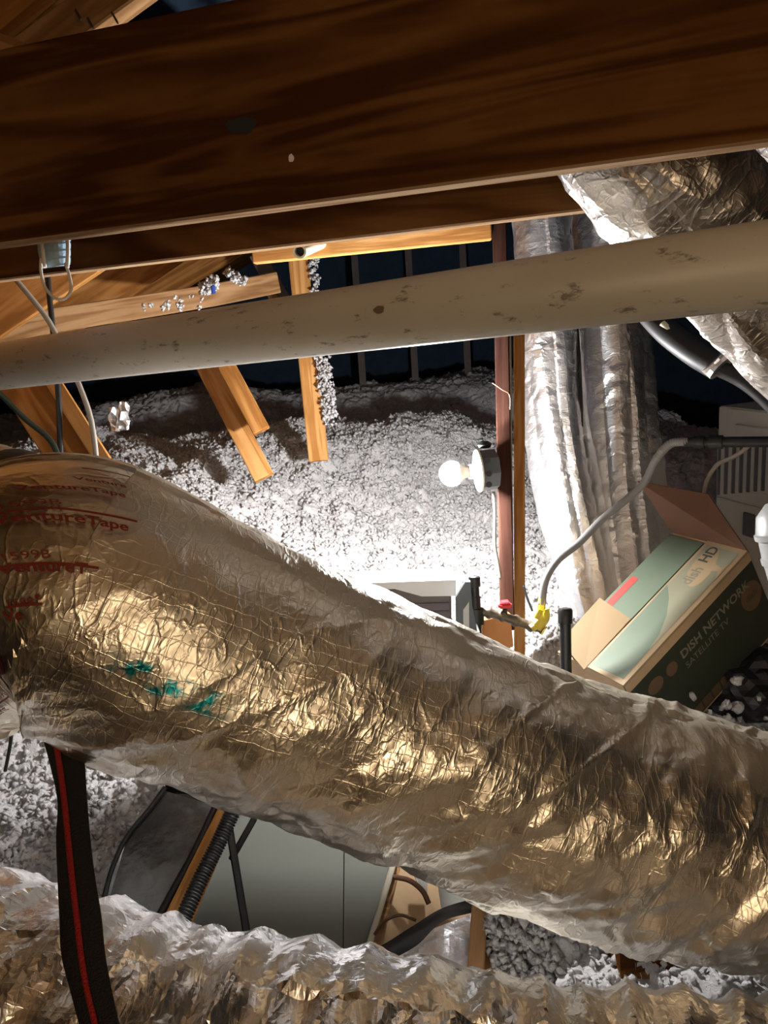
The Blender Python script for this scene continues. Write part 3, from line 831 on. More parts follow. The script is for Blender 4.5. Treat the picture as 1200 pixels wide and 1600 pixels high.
def ins_patch(name, x0, x1, y0, y1, res, label, hole=None, parent=None):
    nx, ny = int((x1 - x0) / res), int((y1 - y0) / res)
    X, Y = np.meshgrid(np.linspace(x0, x1, nx + 1), np.linspace(y0, y1, ny + 1), indexing='ij')
    H = ins_h(X, Y)
    # sideways wobble so that clumps overhang
    X2 = X + 0.022 * (vnoise(X * 30, Y * 30, 46) - 0.5) + 0.012 * (vnoise(X * 75, Y * 75, 48) - 0.5)
    Y2 = Y + 0.022 * (vnoise(X * 30, Y * 30, 47) - 0.5) + 0.012 * (vnoise(X * 75, Y * 75, 49) - 0.5)
    V = np.stack([X2, Y2, np.maximum(H, 0.02)], -1).reshape(-1, 3)
    i = np.arange(nx)[:, None]; j = np.arange(ny)[None]; m = ny + 1
    q = np.stack([i * m + j, (i + 1) * m + j, (i + 1) * m + j + 1, i * m + j + 1], -1).reshape(-1, 4)
    if hole is not None:
        cx = (X[:-1, :-1] + res / 2).ravel(); cy = (Y[:-1, :-1] + res / 2).ravel()
        keep = ~hole(cx, cy); q = q[keep]
        used = np.unique(q); mp = -np.ones(len(V), int); mp[used] = np.arange(len(used)); V = V[used]; q = mp[q]
    o = mk(name, V, q, M_fluff, parent, True)
    return tag(o, label, 'insulation', kind='stuff')
def hole(cx, cy):
    wob = 0.04 * (vnoise(cx * 12, cy * 12, 77) - 0.5)
    return (cx > HX0 + 0.11 + wob) & (cx < HX1 + wob) & (cy > HY0) & (cy < HY1 + wob)
ins_patch('loose_insulation', -2.4, 2.0, 0.75, 5.9, 0.0085, 'fluffy white loose-fill insulation heaped across the attic floor', hole)
# loose tufts lying on the surface
def tufts(name, spots, label, cat='insulation', SUB=2):
    bm0 = bmesh.new(); bmesh.ops.create_icosphere(bm0, subdivisions=SUB, radius=1)
    bv = np.array([v.co[:] for v in bm0.verts]); bf = np.array([[v.index for v in f.verts] for f in bm0.faces]); bm0.free()
    rng = np.random.RandomState(12)
    VV, FF = [], []
    for n, (p, r) in enumerate(spots):
        k = rng.uniform(0.55, 1.25, (len(bv), 1)); sc = rng.uniform(0.6, 1.3, 3)
        VV.append(bv * k * sc * r + np.array(tuple(p))); FF.append(bf + n * len(bv))
    o = mk(name, np.concatenate(VV), np.concatenate(FF), M_fluff, None, True)
    return tag(o, label, cat, kind='stuff')
def flakes(name, X, Y, Rr, label, seed, H=None):
    rng = np.random.RandomState(seed)
    if H is None: H = ins_h(X, Y)
    n = len(X)
    D = np.array([(1, 0, 0), (-1, 0, 0), (0, 1, 0), (0, -1, 0), (0, 0, 1), (0, 0, -1)], float)
    Fo = np.array([(0, 2, 4), (2, 1, 4), (1, 3, 4), (3, 0, 4), (2, 0, 5), (1, 2, 5), (3, 1, 5), (0, 3, 5)])
    V = D[None] * rng.uniform(0.25, 1.7, (n, 6, 1)) + rng.uniform(-0.45, 0.45, (n, 6, 3))
    a, b = rng.uniform(0, TAU, n), rng.uniform(0, TAU, n)
    ca, sa, cb_, sb_ = np.cos(a)[:, None], np.sin(a)[:, None], np.cos(b)[:, None], np.sin(b)[:, None]
    x, y, z = V[..., 0], V[..., 1], V[..., 2]
    x, y = x * ca - y * sa, x * sa + y * ca
    y, z = y * cb_ - z * sb_, y * sb_ + z * cb_
    P = np.stack([x, y, z], -1) * Rr[:, None, None] + np.stack([X, Y, H + Rr * 0.3], -1)[:, None]
    o = mk(name, P.reshape(-1, 3), (Fo[None] + 6 * np.arange(n)[:, None, None]).reshape(-1, 3), M_fluff, None, True)
    return tag(o, label, 'insulation', kind='stuff')
rng = np.random.RandomState(5)
X = np.concatenate([rng.uniform(-1.7, 1.2, 60000), rng.uniform(-1.3, -0.5, 6000), rng.uniform(0.2, 1.1, 6000)])
Y = np.concatenate([1.9 + 2.4 * rng.rand(60000) ** 0.8, rng.uniform(1.2, 2.1, 6000), rng.uniform(1.1, 2.1, 6000)])
ok = ~hole(X, Y)
X, Y = X[ok], Y[ok]
flakes('insulation_tufts', X, Y, rng.uniform(0.0035, 0.0105, len(X)), 'small loose tufts of white fluff scattered over the insulation', 6)
# fluff clinging to timbers
cl = []
def cling(px0, py0, px1, py1, d, n, rr=(0.008, 0.02), sp=8):
    for _ in range(n):
        t = random.random()
        cl.append((U(px0 + (px1 - px0) * t + random.uniform(-sp, sp), py0 + (py1 - py0) * t + random.uniform(-sp, sp), d + random.uniform(-0.02, 0.02)), random.uniform(*rr)))
cling(490, 400, 494, 470, 2.9, 60, (0.003, 0.010), sp=7); cling(503, 560, 517, 655, 2.88, 170, (0.003, 0.014), 10)
cling(318, 455, 335, 440, 2.42, 120, (0.003, 0.010), 7); cling(355, 425, 380, 440, 2.5, 60, (0.003, 0.009), 5)
cling(220, 480, 330, 470, 2.36, 18, (0.003, 0.008), 10)
cq = []
for (p, r) in cl:
    for _ in range(4):
        d = np.random.RandomState(len(cq)).normal(size=3); d /= np.linalg.norm(d)
        cq.append(tuple(np.array(tuple(p)) + d * r * 0.9))
cq = np.array(cq)
flakes('clinging_fluff', cq[:, 0], cq[:, 1], np.random.RandomState(8).uniform(0.0025, 0.008, len(cq)), 'white fluff clinging to the orange post and the weathered timber', 9, cq[:, 2])
# lumps of insulation in the shadow at right
lm = [((U(1140 + random.uniform(-70, 60), 1105 + random.uniform(-45, 30), 1.80 + random.uniform(-0.05, 0.1))), random.uniform(0.006, 0.014)) for _ in range(14)]
tufts('insulation_lumps', lm, 'grey lumps of insulation in the shadow under the cardboard box')

# ------------------------------------------------------------------ lamp on the stud
BC = U(706, 740, 1.945)
SA = U(772, 733, 1.955)
ax = (SA - BC).normalized()
lampr = root('light_fixture', U(765, 765, 1.97), 'bare lit bulb in a porcelain holder on the dark stud', 'lamp')
prof = []
for i in range(13):
    a = math.pi * i / 12
    if i < 10: prof.append((-0.033 * math.cos(a), max(0.0005, 0.033 * math.sin(a))))
prof += [(0.034, 0.0135), (0.045, 0.0135)]
lathe('bulb', BC, ax, prof[:9], M_bulb, lampr, 32)
lathe('bulb_neck', BC, ax, [(prof[8][0], prof[8][1]), (0.033, 0.016), (0.046, 0.0145)], M_porcelain, lampr, 28)
lathe('lamp_holder', BC, ax, [(0.046, 0.019), (0.060, 0.020), (0.062, 0.026), (0.066, 0.03), (0.069, 0.056), (0.074, 0.057), (0.076, 0.050)], M_porcelain, lampr, 32)
jb_ = lathe('junction_box', BC, ax, [(0.076, 0.052), (0.078, 0.054), (0.118, 0.054), (0.120, 0.05)], M_jbox, lampr, 8, False)
for (ox, oy) in ((-4, 14), (-4, -3), (-6, -24)):
    c = U(768 + ox, 728 + oy + 15, 1.898)
    lathe('knockout', c, (CAM - c).normalized(), [(0, 0.008), (0.003, 0.008), (0.003, 0.006)], M_black, jb_, 14)
lathe('cable_clamp', U(757, 697, 1.97), Z, [(-0.004, 0.016), (0.006, 0.02), (0.012, 0.012)], M_black, lampr, 12)
pipe_obj('lamp_cable', [U(771, 768, 1.985), U(773, 800, 1.985), U(773, 850, 1.985), U(778, 880, 1.985), U(782, 905, 1.985)], 0.0045, M_graycable, 'grey cable dropping from the light fixture along the dark stud', 'cable')
pipe_obj('copper_wire', [U(769, 598, 1.975), U(775, 602, 1.975), U(785, 609, 1.975), U(796, 617, 1.985), U(797, 640, 2.0)], 0.0016, M_copper, 'thin copper wire wrapped across the dark stud above the bulb', 'wire', k=6)
pipe_obj('ground_wire', [U(797, 520, 2.02), U(798, 640, 2.02), U(799, 760, 2.02), U(800, 850, 2.02)], 0.0035, M_graycable, 'thin pale wire running between the two studs', 'wire', k=8)

# ------------------------------------------------------------------ appliance with white top
ap = root('appliance', U(650, 1010, 1.75), 'low appliance with a bright white top and black end plate below the bulb', 'appliance')
a0, a1 = U(520, 912, 1.80), U(712, 905, 1.80)   # front top edge
e1 = (a1 - a0).normalized(); bk = Vector((-e1.y, e1.x, 0)).normalized()
W_ = (a1 - a0).length
Rm = Matrix((e1, bk, e1.cross(bk))).transposed()
def apx(x, y, z): return a0 + e1 * x + bk * y + Rm.col[2] * z
cbox('body', apx(W_ / 2, 0.06, -0.14), (W_ - 0.02, 0.10, 0.24), plain('brown_grey_housing', (0.13, 0.105, 0.10), 0.55, var=0.1), ap, Rm, 0.006)
lid = slab('lid', [apx(-0.02, -0.004, -0.018), apx(W_ * 0.50, -0.004, -0.018), apx(W_ * 0.72, -0.004, -0.040), apx(W_, -0.004, -0.042), apx(W_, -0.004, 0.0), apx(-0.02, -0.004, 0.0)], 0.09, M_white, ap)
for i in range(7):
    cbox('rib', apx(W_ / 2, 0.007, -0.065 - 0.022 * i), (W_ - 0.03, 0.005, 0.006), plain('rib_grey', (0.10, 0.085, 0.085), 0.5) if i == 0 else bpy.data.materials['rib_grey'], ap, Rm, 0.001)
ep = slab('end_plate', [apx(W_ - 0.005, -0.05, -0.028), apx(W_ + 0.018, -0.05, 0.010), apx(W_ + 0.030, -0.05, 0.010), apx(W_ + 0.034, -0.05, -0.05), apx(W_ + 0.046, -0.05, -0.12), apx(W_ + 0.046, -0.05, -0.26), apx(W_ - 0.005, -0.05, -0.26)], 0.012, M_dkgrey, ap)
slab('end_inset', [apx(W_ + 0.012, -0.053, -0.06), apx(W_ + 0.026, -0.053, -0.04), apx(W_ + 0.026, -0.053, -0.2), apx(W_ + 0.012, -0.053, -0.2)], 0.003, M_furnace, ep)
slab('end_flange', [apx(W_ + 0.046, -0.05, -0.12), apx(W_ + 0.046, 0.1, -0.12), apx(W_ + 0.046, 0.1, -0.26), apx(W_ + 0.046, -0.05, -0.26)], 0.006, M_black, ep)

# ------------------------------------------------------------------ gas line
gv = root('gas_valve', U(770, 990, 1.85), 'black iron gas pipe tee and valve with red handle beside the studs', 'valve')
gd = 1.86
lathe('drip_leg', U(745, 1010, gd), (U(741, 900, gd) - U(745, 1010, gd)), [(0, 0.0135), (0.055, 0.0135), (0.056, 0.021), (0.095, 0.021), (0.096, 0.014), (0.125, 0.0135), (0.126, 0.0115), (0.15, 0.0115), (0.151, 0.015), (0.175, 0.015), (0.178, 0.012)], M_blackmetal, gv, 16)
vb = tube('valve_body', [U(748, 955, gd), U(775, 960, gd - 0.005), U(800, 968, gd - 0.01), U(830, 978, gd - 0.015), U(850, 982, gd - 0.015)], 0.0125, plain('brass_dirty', (0.16, 0.13, 0.09), 0.45, metal=0.5, var=0.4, vscale=60), gv, k=14,
          rfun=lambda t: 0.0115 + 0.004 * (0.5 < (t * 5) % 1.0))
cbox('handle_stem', U(789, 956, gd - 0.012), (0.012, 0.012, 0.018), M_blackmetal, gv)
cbox('handle', U(789, 946, gd - 0.014), (0.034, 0.016, 0.014), M_red, gv, bev=0.004, seg=2)
cbox('handle_wing', U(789, 941, gd - 0.014), (0.020, 0.022, 0.006), M_red, gv, bev=0.002)
fx = root('gas_connector', U(850, 985, 1.82), 'grey flexible gas hose curving from the black pipe down to a yellow fitting', 'hose')
FP = [U(846, 945, 1.83), U(853, 905, 1.83), U(872, 875, 1.84), U(905, 848, 1.86), U(940, 812, 1.87), U(985, 775, 1.87), U(1008, 752, 1.86), U(1025, 718, 1.83), U(1047, 694, 1.80), U(1075, 690, 1.78)]
tube('hose', FP, 0.0095, plain('hose_grey', (0.25, 0.25, 0.25), 0.45), fx, n=220, k=14, rfun=lambda t: 0.0095 + (0.0014 if (t > 0.78 and (t * 220) % 3 < 1.5) else 0.0))
yf = tube('yellow_fitting', [U(847, 935, 1.83), U(846, 952, 1.83), U(847, 965, 1.83), U(838, 976, 1.83), U(830, 982, 1.83)], 0.014, M_yellow, fx, n=24, k=6, smooth=False,
          rfun=lambda t: 0.010 + 0.009 * (0.3 < t < 0.8))
for i, (x, y) in enumerate([(842, 960), (854, 958), (850, 985)]):
    cbox('yellow_tag', U(x, y, 1.81), (0.014, 0.004, 0.026), M_yellow, yf, Euler((0.3 * i, 0.5 - 0.5 * i, 0.4 * i)).to_matrix(), 0.001)
bp_ = root('gas_pipe', U(1150, 690, 1.7), 'black iron gas pipe entering from the right edge with couplings', 'pipe')
g0, g1 = U(1070, 691, 1.785), U(1290, 690, 1.62)
lathe('pipe_wall', g0, g1 - g0, [(0, 0.0115), (0.02, 0.0115), (0.021, 0.015), (0.045, 0.015), (0.046, 0.012), (0.055, 0.012), (0.056, 0.0165), (0.085, 0.0165), (0.086, 0.0125), ((g1 - g0).length, 0.0125)], M_blackmetal, bp_, 18)
cp = root('capped_pipe', U(884, 1060, 1.75), 'upright black iron pipe with a cap standing in the insulation', 'pipe')
c0_, c1_ = U(885, 1090, 1.75), U(883, 950, 1.75)
lathe('pipe_wall', c0_, c1_ - c0_, [(0, 0.0135), (0.185, 0.0135)], M_blackmetal, cp, 20)
lathe('cap', c1_, c1_ - c0_, [(-0.038, 0.0138), (-0.036, 0.0168), (-0.006, 0.0175), (-0.001, 0.015), (0.001, 0.006)], M_blackmetal, cp, 20)
ob = cbox('wood_block', U(772, 985, 2.0), (0.085, 0.05, 0.10), M_orange, None, frame(Vector((1, 0.25, 0.05)), Z), 0.003)
tag(ob, 'orange wood block standing behind the red valve handle', 'block')
pipe_obj('thin_black_wire', [U(818, 915, 2.0), U(824, 935, 1.99), U(832, 955, 1.98)], 0.003, M_black, 'short black wire beside the yellow fitting', 'wire', k=6)

# ------------------------------------------------------------------ cardboard box
BA, BB = U(975, 1073, 1.72), U(1169, 863, 1.84)
e1 = (BB - BA)
# far edge corner: choose its depth so the face is square to the long edge
rC = ray(1050, 832)
dC = (BB - CAM).dot(e1) / rC.dot(e1)
BCn = CAM + rC * dC
e2 = BCn - BB
L1, L2 = e1.length, e2.length
e1n = e1.normalized(); e2n = (e2 - e1n * e2.dot(e1n)).normalized()
e3n = e1n.cross(e2n)
if e3n.dot(BA - CAM) < 0: e3n = -e3n
L2 = min(L2, 0.26); L3 = 0.27
def bx(a, b, c): return BA + e1n * a + e2n * b + e3n * c
def bxo(name, a0, a1, b0, b1, c0, c1, mat, parent):
    return mk(name, [bx(a, b, c) for c in (c0, c1) for (a, b) in ((a0, b0), (a1, b0), (a1, b1), (a0, b1))],
              [(0, 1, 2, 3), (7, 6, 5, 4), (0, 4, 5, 1), (1, 5, 6, 2), (2, 6, 7, 3), (3, 7, 4, 0)], mat, parent)
cb = root('cardboard_box', bx(L1 / 2, L2 / 2, L3), 'tilted cardboard box with green print and open flaps at the right', 'box')
T = 0.005
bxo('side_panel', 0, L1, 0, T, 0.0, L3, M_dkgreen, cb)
bxo('side_panel', 0, L1, L2 - T, L2, 0.012, L3, M_card, cb)
bxo('end_panel', 0, T, T, L2 - T, 0.0, L3, M_card, cb)
bxo('end_panel', L1 - T, L1, T, L2 - T, 0.0, L3, M_card, cb)
bxo('bottom_panel', 0, L1, 0, L2, L3, L3 + T, M_card, cb)
fl1 = bxo('flap', 0.0, L1, 0, L2 * 0.50, -T, 0.0, M_tan, cb)
tag(fl1, 'green printed near flap')
bxo('flap', L1 * 0.30, L1 * 0.98, L2 * 0.53, L2, -0.002, 0.003, M_green, cb)
# small torn flap standing open at the lower left
fo = mk('torn_flap', [bx(-0.01, L2 * 0.52, -0.002), bx(L1 * 0.36, L2 * 0.53, -0.004), bx(L1 * 0.36, L2 * 0.90, -0.045), bx(0.01, L2 * 0.86, -0.045),
             bx(-0.01, L2 * 0.52, 0.002), bx(L1 * 0.36, L2 * 0.53, 0.0), bx(L1 * 0.36, L2 * 0.90, -0.041), bx(0.01, L2 * 0.86, -0.041)],
        [(0, 1, 2, 3), (7, 6, 5, 4), (0, 4, 5, 1), (1, 5, 6, 2), (2, 6, 7, 3), (3, 7, 4, 0)], M_tan, cb)
# end flap standing up, seen from its brown inside
f0, f1 = bx(L1, 0, 0), bx(L1, L2, 0)
def cam_d(p): return -((RM.transposed() @ (p - CAM)).z)
f2 = U(996, 752, cam_d(f1) + 0.03); f3 = U(1106, 772, cam_d(f0) + 0.10)
sf = slab('end_flap', [f0, f1, f2, f3], 0.004, M_cardin, cb)
# prints on the near flap
def bpoly(name, pts, mat, parent, face='top', lift=0.0008):
    if face == 'top': V = [bx(a * L1, b * L2, -T - lift) for a, b in pts]
    elif face == 'far': V = [bx(a * L1, b * L2, -0.002 - lift) for a, b in pts]
    else: V = [bx(a * L1, -lift, b * L3) for a, b in pts]
    return mk(name, V, [list(range(len(V)))], mat, parent)
def btext(name, txt, size, a, b, mat, parent, face='top', lift=0.0016, bold=False, sy=1.0):
    V, Fs = text_mesh(txt, size, bold)
    if face == 'top': P = [bx(a * L1 + v[0], b * L2 + v[1] * sy, -T - lift) for v in V]
    else: P = [bx(a * L1 + v[0], -lift, b * L3 - v[1] * sy) for v in V]
    return mk(name, P, Fs, mat, parent)
bpoly('green_print', [(0.03, 0.05), (0.22, 0.06), (0.34, 0.10), (0.46, 0.20), (0.56, 0.33), (0.62, 0.44), (0.64, 0.48), (0.02, 0.47)], M_green, fl1)
bpoly('pale_print', [(0.22, 0.06), (0.97, 0.05), (0.97, 0.46), (0.64, 0.48), (0.62, 0.44), (0.56, 0.33), (0.46, 0.20), (0.34, 0.10)], M_palegreen, fl1)
oval = [(0.80 + 0.15 * math.cos(t) * (1 + 0.15 * math.cos(t)), 0.285 + 0.125 * math.sin(t) + 0.05 * math.cos(t)) for t in np.linspace(0, TAU, 40)[:-1]]
bpoly('logo_ground', oval, M_tan, fl1, lift=0.0014)
bpoly('logo_tail', [(0.80, 0.20), (0.86, 0.20), (0.845, 0.10), (0.90, 0.05), (0.76, 0.05), (0.82, 0.10)], M_tan, fl1, lift=0.0013)
btext('logo_print', 'dish', 0.040, 0.675, 0.255, M_inkpale, fl1, bold=True, lift=0.002)
btext('logo_print', 'HD', 0.040, 0.845, 0.285, M_ink, fl1, bold=True, lift=0.002)
bpoly('red_label', [(0.38, 0.86), (0.62, 0.86), (0.62, 0.96), (0.38, 0.96)], M_redprint, cb, 'far')
# dark side: band, lettering and marks
bpoly('kraft_edge', [(0.0, 0.0), (1.0, 0.0), (1.0, 0.10), (0.0, 0.10)], M_card, cb, 'side')
btext('side_print', 'DISH NETWORK', 0.036, 0.36, 0.31, M_inkpale, cb, 'side', bold=True)
btext('side_print', 'SATELLITE TV', 0.028, 0.36, 0.44, M_inkpale, cb, 'side', bold=False)
ov2 = [(0.91 + 0.08 * math.cos(t), 0.42 + 0.16 * math.sin(t)) for t in np.linspace(0, TAU, 30)[:-1]]
bpoly('logo_ground', ov2, M_dktan, cb, 'side')
btext('side_print', 'dish', 0.028, 0.86, 0.45, M_ink, cb, 'side', lift=0.0022)
for i in range(4):
    bpoly('icon', [(0.28 + 0.075 * i, 0.88), (0.345 + 0.075 * i, 0.88), (0.345 + 0.075 * i, 0.98), (0.28 + 0.075 * i, 0.98)], M_dktan, cb, 'side')
bpoly('icon', [(0.16, 0.86), (0.26, 0.86), (0.26, 0.99), (0.16, 0.99)], M_redprint, cb, 'side')
for (a, b, w2, h2) in ((0.10, 0.20, 0.11, 0.16), (0.24, 0.22, 0.08, 0.14), (0.03, 0.42, 0.10, 0.16)):
    bpoly('icon', [(a + w2 / 2 + w2 / 2 * math.cos(t), b + h2 / 2 + h2 / 2 * math.sin(t)) for t in np.linspace(0, TAU, 18)[:-1]], M_dktan, cb, 'side')

# ------------------------------------------------------------------ furnace cabinet, line set, vent cap
fa, fb = U(1122, 634, 2.40), U(1330, 765, 1.95)
fb.z = fa.z
fd = (fb - fa).normalized(); fn = fd.cross(Z).normalized()
if fn.dot(CAM - fa) < 0: fn = -fn
Rf = Matrix((fd, fn, Z)).transposed()
FW = (fb - fa).length
def fc(x, y, z): return fa + fd * x + fn * y + Z * z
fu = root('furnace', fc(FW / 2, -0.25, -0.62), 'pale grey steel furnace cabinet with louvred grille at the right edge', 'furnace')
cbox('cabinet', fc(FW / 2, -0.25, -0.31), (FW, 0.5, 0.62), M_furnace, fu, Rf, 0.006)
gp = cbox('grille_panel', fc(FW * 0.56, 0.004, -0.15), (FW * 0.78, 0.012, 0.20), M_furnace, fu, Rf, 0.003)
for i in range(18):
    cbox('louvre', fc(FW * 0.2 + FW * 0.72 * i / 17, 0.012, -0.15), (0.009, 0.008, 0.15), M_dkgrey, gp, Rf, 0.001)
cbox('service_panel', fc(FW * 0.5, 0.004, -0.42), (FW * 0.95, 0.012, 0.24), M_furnace, fu, Rf, 0.003)
cbox('switch_plate', fc(FW * 0.33, 0.014, -0.36), (0.045, 0.01, 0.075), M_dkgrey, fu, Rf, 0.002)
pipe_obj('furnace_cable', [U(1100, 772, 2.0), U(1106, 748, 2.0), U(1122, 725, 1.98), U(1142, 716, 1.96), U(1160, 705, 1.9), U(1172, 694, 1.84)], 0.006, M_graycable, 'grey cable looping from the gas pipe down beside the furnace', 'cable')
ls = root('line_set', U(1100, 560, 1.45), 'black insulated refrigerant line slanting behind the slanted foil duct', 'pipe')
tube('insulation_sleeve', [U(1000, 470, 1.6), U(1040, 515, 1.55), U(1082, 548, 1.5), U(1122, 572, 1.46)], 0.028, M_black, ls, k=18)
tube('thin_line', [U(1115, 572, 1.46), U(1150, 588, 1.44), U(1180, 608, 1.42), U(1215, 640, 1.4)], 0.016, M_blackmetal, ls, k=14)
tube('foil_wrap', [U(1113, 562, 1.455), U(1120, 568, 1.455), U(1128, 575, 1.45)], 0.029, M_foil4, ls, k=14, smooth=False)
tube('foam_edge', [U(1035, 505, 1.53), U(1048, 518, 1.52), U(1058, 530, 1.515)], 0.007, M_pvc_small, ls, k=8)
wc = root('round_vent', U(1230, 900, 1.35), 'pale grey round vent collar cut off by the right edge', 'vent')
v0, v1 = U(1262, 905, 1.35), U(1222, 765, 1.35)
lathe('collar', v0, v1 - v0, [(-0.05, 0.064), (0.04, 0.064), (0.042, 0.067), (0.052, 0.067), (0.054, 0.064), (0.088, 0.062), (0.089, 0.067), (0.098, 0.067), (0.10, 0.063), (0.13, 0.055), (0.15, 0.035), (0.155, 0.01)], plain('grey_painted_metal', (0.30, 0.31, 0.31), 0.4), wc, 40)
# black bag
def lump(name, ctr, rad, mat, label, cat, seed):
    bm0 = bmesh.new(); bmesh.ops.create_icosphere(bm0, subdivisions=4, radius=1)
    V = np.array([v.co[:] for v in bm0.verts]); Fs = [[v.index for v in f.verts] for f in bm0.faces]; bm0.free()
    k = 1 + 0.35 * (facet(V[:, 0] * 3 + V[:, 2] * 2, V[:, 1] * 3 - V[:, 2], seed) - 0.5) + 0.2 * (facet(V[:, 0] * 6, V[:, 1] * 6 + V[:, 2] * 5, seed + 1) - 0.5)
    o = mk(name, V * k[:, None] * np.array(rad) + np.array(tuple(ctr)), Fs, mat)
    return tag(o, label, cat)
lump('plastic_bag', U(1190, 1070, 1.95), (0.16, 0.12, 0.10), M_bag, 'crumpled black plastic bag in the shadow under the cardboard box', 'bag', 7)

# ------------------------------------------------------------------ face mask, cables at upper left
fm = root('face_mask', U(85, 420, 1.2), 'light blue pleated face mask hanging below the large joist', 'mask')
V, Fs, nx, ny = [], [], 8, 24
for j in range(ny + 1):
    y = 352 + (420 - 352) * j / ny
    for i in range(nx + 1):
        u = i / nx
        xl = 60 + 14 * max(0, (j / ny - 0.55)) * 1.0; xr = 110 - 1 * j / ny
        V.append(U(xl + (xr - xl) * u, y - 6 * u + (10 * (0.5 - u) if j == ny else 0) * 0, 1.17 - 0.02 * math.sin(math.pi * u) + 0.0025 * ((j * 0.25) % 1.0)))
for j in range(ny):
    for i in range(nx):
        a = j * (nx + 1) + i; Fs.append((a, a + 1, a + nx + 2, a + nx + 1))
mo = mk('mask_body', V, Fs, M_mask, fm)
sm_ = mo.modifiers.new('thick', 'SOLIDIFY'); sm_.thickness = 0.0015
for x in (66, 106):
    tube('mask_seam', [U(x - 2, 356, 1.148), U(x, 385, 1.146), U(x - 1 if x > 90 else x + 4, 418, 1.144)], 0.003, M_maskw, fm, k=6)
tube('ear_loop', [U(64, 405, 1.15), U(64, 425, 1.14), U(70, 448, 1.13), U(86, 466, 1.12), U(102, 466, 1.12), U(111, 452, 1.13), U(108, 430, 1.14), U(102, 412, 1.15)], 0.0024, M_maskw, fm, n=50, k=7)
pipe_obj('brown_cable', [U(-30, 395, 1.55), U(0, 410, 1.55), U(40, 455, 1.57), U(75, 500, 1.59), U(98, 545, 1.60), U(125, 605, 1.6), U(143, 660, 1.6), U(152, 735, 1.6), U(155, 800, 1.6)], 0.0058, M_graycable, 'brown-grey cable curving down across the wide brace at left', 'cable', n=80)
pipe_obj('black_cable', [U(72, 400, 1.62), U(76, 450, 1.62), U(82, 510, 1.62), U(90, 600, 1.6), U(93, 660, 1.58), U(95, 720, 1.56), U(97, 800, 1.5)], 0.006, M_black, 'black cable hanging straight down behind the face mask', 'cable', n=60)
pipe_obj('green_cable', [U(-30, 590, 1.55), U(5, 620, 1.54), U(40, 655, 1.53), U(80, 690, 1.52), U(100, 740, 1.5)], 0.006, plain('dark_green_wire', (0.02, 0.03, 0.022), 0.45), 'dark green cable bending in at the left edge under the white pipe', 'cable', n=50)
o = lathe('blue_cap', U(333, 452, 2.36), Z, [(-0.014, 0.005), (-0.012, 0.007), (0.010, 0.007), (0.012, 0.003)], plain('blue_plastic', (0.02, 0.05, 0.25), 0.4), None, 10)
tag(o, 'tiny blue plastic cap caught in fluff on the weathered timber', 'cap')
fs = root('foil_scrap', U(190, 655, 2.3), 'small shiny crumpled foil scrap poking from the insulation at left', 'foil')
for i, (x, y, h) in enumerate([(178, 655, 38), (194, 650, 44)]):
    V = []; Fs = []
    for j in range(7):
        for k in range(4):
            V.append(U(x + (k - 1.5) * 5 + random.uniform(-2, 2), y - h / 2 + h * j / 6, 2.35 + random.uniform(-0.015, 0.015)))
    for j in range(6):
        for k in range(3):
            a = j * 4 + k; Fs.append((a, a + 1, a + 5, a + 4))
    so = mk('foil_piece', V, Fs, M_foil3, fs)
    md = so.modifiers.new('thick', 'SOLIDIFY'); md.thickness = 0.001

# foil connector behind the large duct at the left edge
fk = root('duct_connector', U(5, 760, 1.35), 'short foil duct stub with a black filler for the dark gap behind the large duct at left', 'duct')
duct('foil_jacket', [U(-140, 760, 1.36), U(-60, 770, 1.36), U(18, 790, 1.35)], 0.105, M_tape, fk, soft_disp(101, 0.8), 0.007, seed=11)
tube('dark_gap_fill', [U(10, 775, 1.33), U(24, 770, 1.33), U(46, 778, 1.33)], 0.08, M_black, fk, k=28)  # black tube put where there is only a dark gap

# ------------------------------------------------------------------ ratchet strap
st = root('webbing_strap', U(130, 1400, 0.95), 'black webbing strap with a red stripe hanging in front of the low duct', 'strap')
EL = [(66, 1150), (78, 1195), (90, 1250), (88, 1310), (90, 1370), (93, 1430), (96, 1490), (108, 1540), (124, 1600), (140, 1660)]
ER = [(130, 1165), (133, 1200), (136, 1250), (142, 1320), (150, 1380), (158, 1430), (164, 1490), (174, 1545), (186, 1600), (196, 1660)]
RED = [(84, 1150), (92, 1192), (100, 1250), (106, 1310), (112, 1370), (119, 1430), (126, 1490), (135, 1545), (148, 1600), (158, 1660)]
DL = [1.04, 0.99, 0.945, 0.90, 0.86, 0.825, 0.795, 0.77, 0.745, 0.72]
def strip(name, P0, P1, D0, D1, mat, t, parent, n=60, k=3):
    a = spline([U(*p, d) for p, d in zip(P0, D0)], n); b = spline([U(*p, d) for p, d in zip(P1, D1)], n)
    V, Fs = [], []
    for i in range(n + 1):
        for j in range(k + 1):
            V.append(a[i].lerp(b[i], j / k))
    for i in range(n):
        for j in range(k):
            q = i * (k + 1) + j; Fs.append((q, q + 1, q + k + 2, q + k + 1))
    o = mk(name, V, Fs, mat, parent, True)
    m = o.modifiers.new('thick', 'SOLIDIFY'); m.thickness = t; m.offset = 0
    return o
strip('webbing', EL, ER, [d + 0.008 for d in DL], DL, M_strapblack, 0.0022, st)
def mid(P, q, dx): return [(p[0] + dx, p[1]) for p in P]
strip('red_stripe', mid(RED, 0, -4), mid(RED, 0, 5), [d - 0.0005 for d in DL], [d - 0.0012 for d in DL], M_strapred, 0.003, st, k=1)
pipe_obj('short_wire', [U(18, 1150, 1.1), U(14, 1175, 1.1), U(8, 1205, 1.1)], 0.0028, M_black, 'short black wire end under the large duct at the left edge', 'wire', k=6)

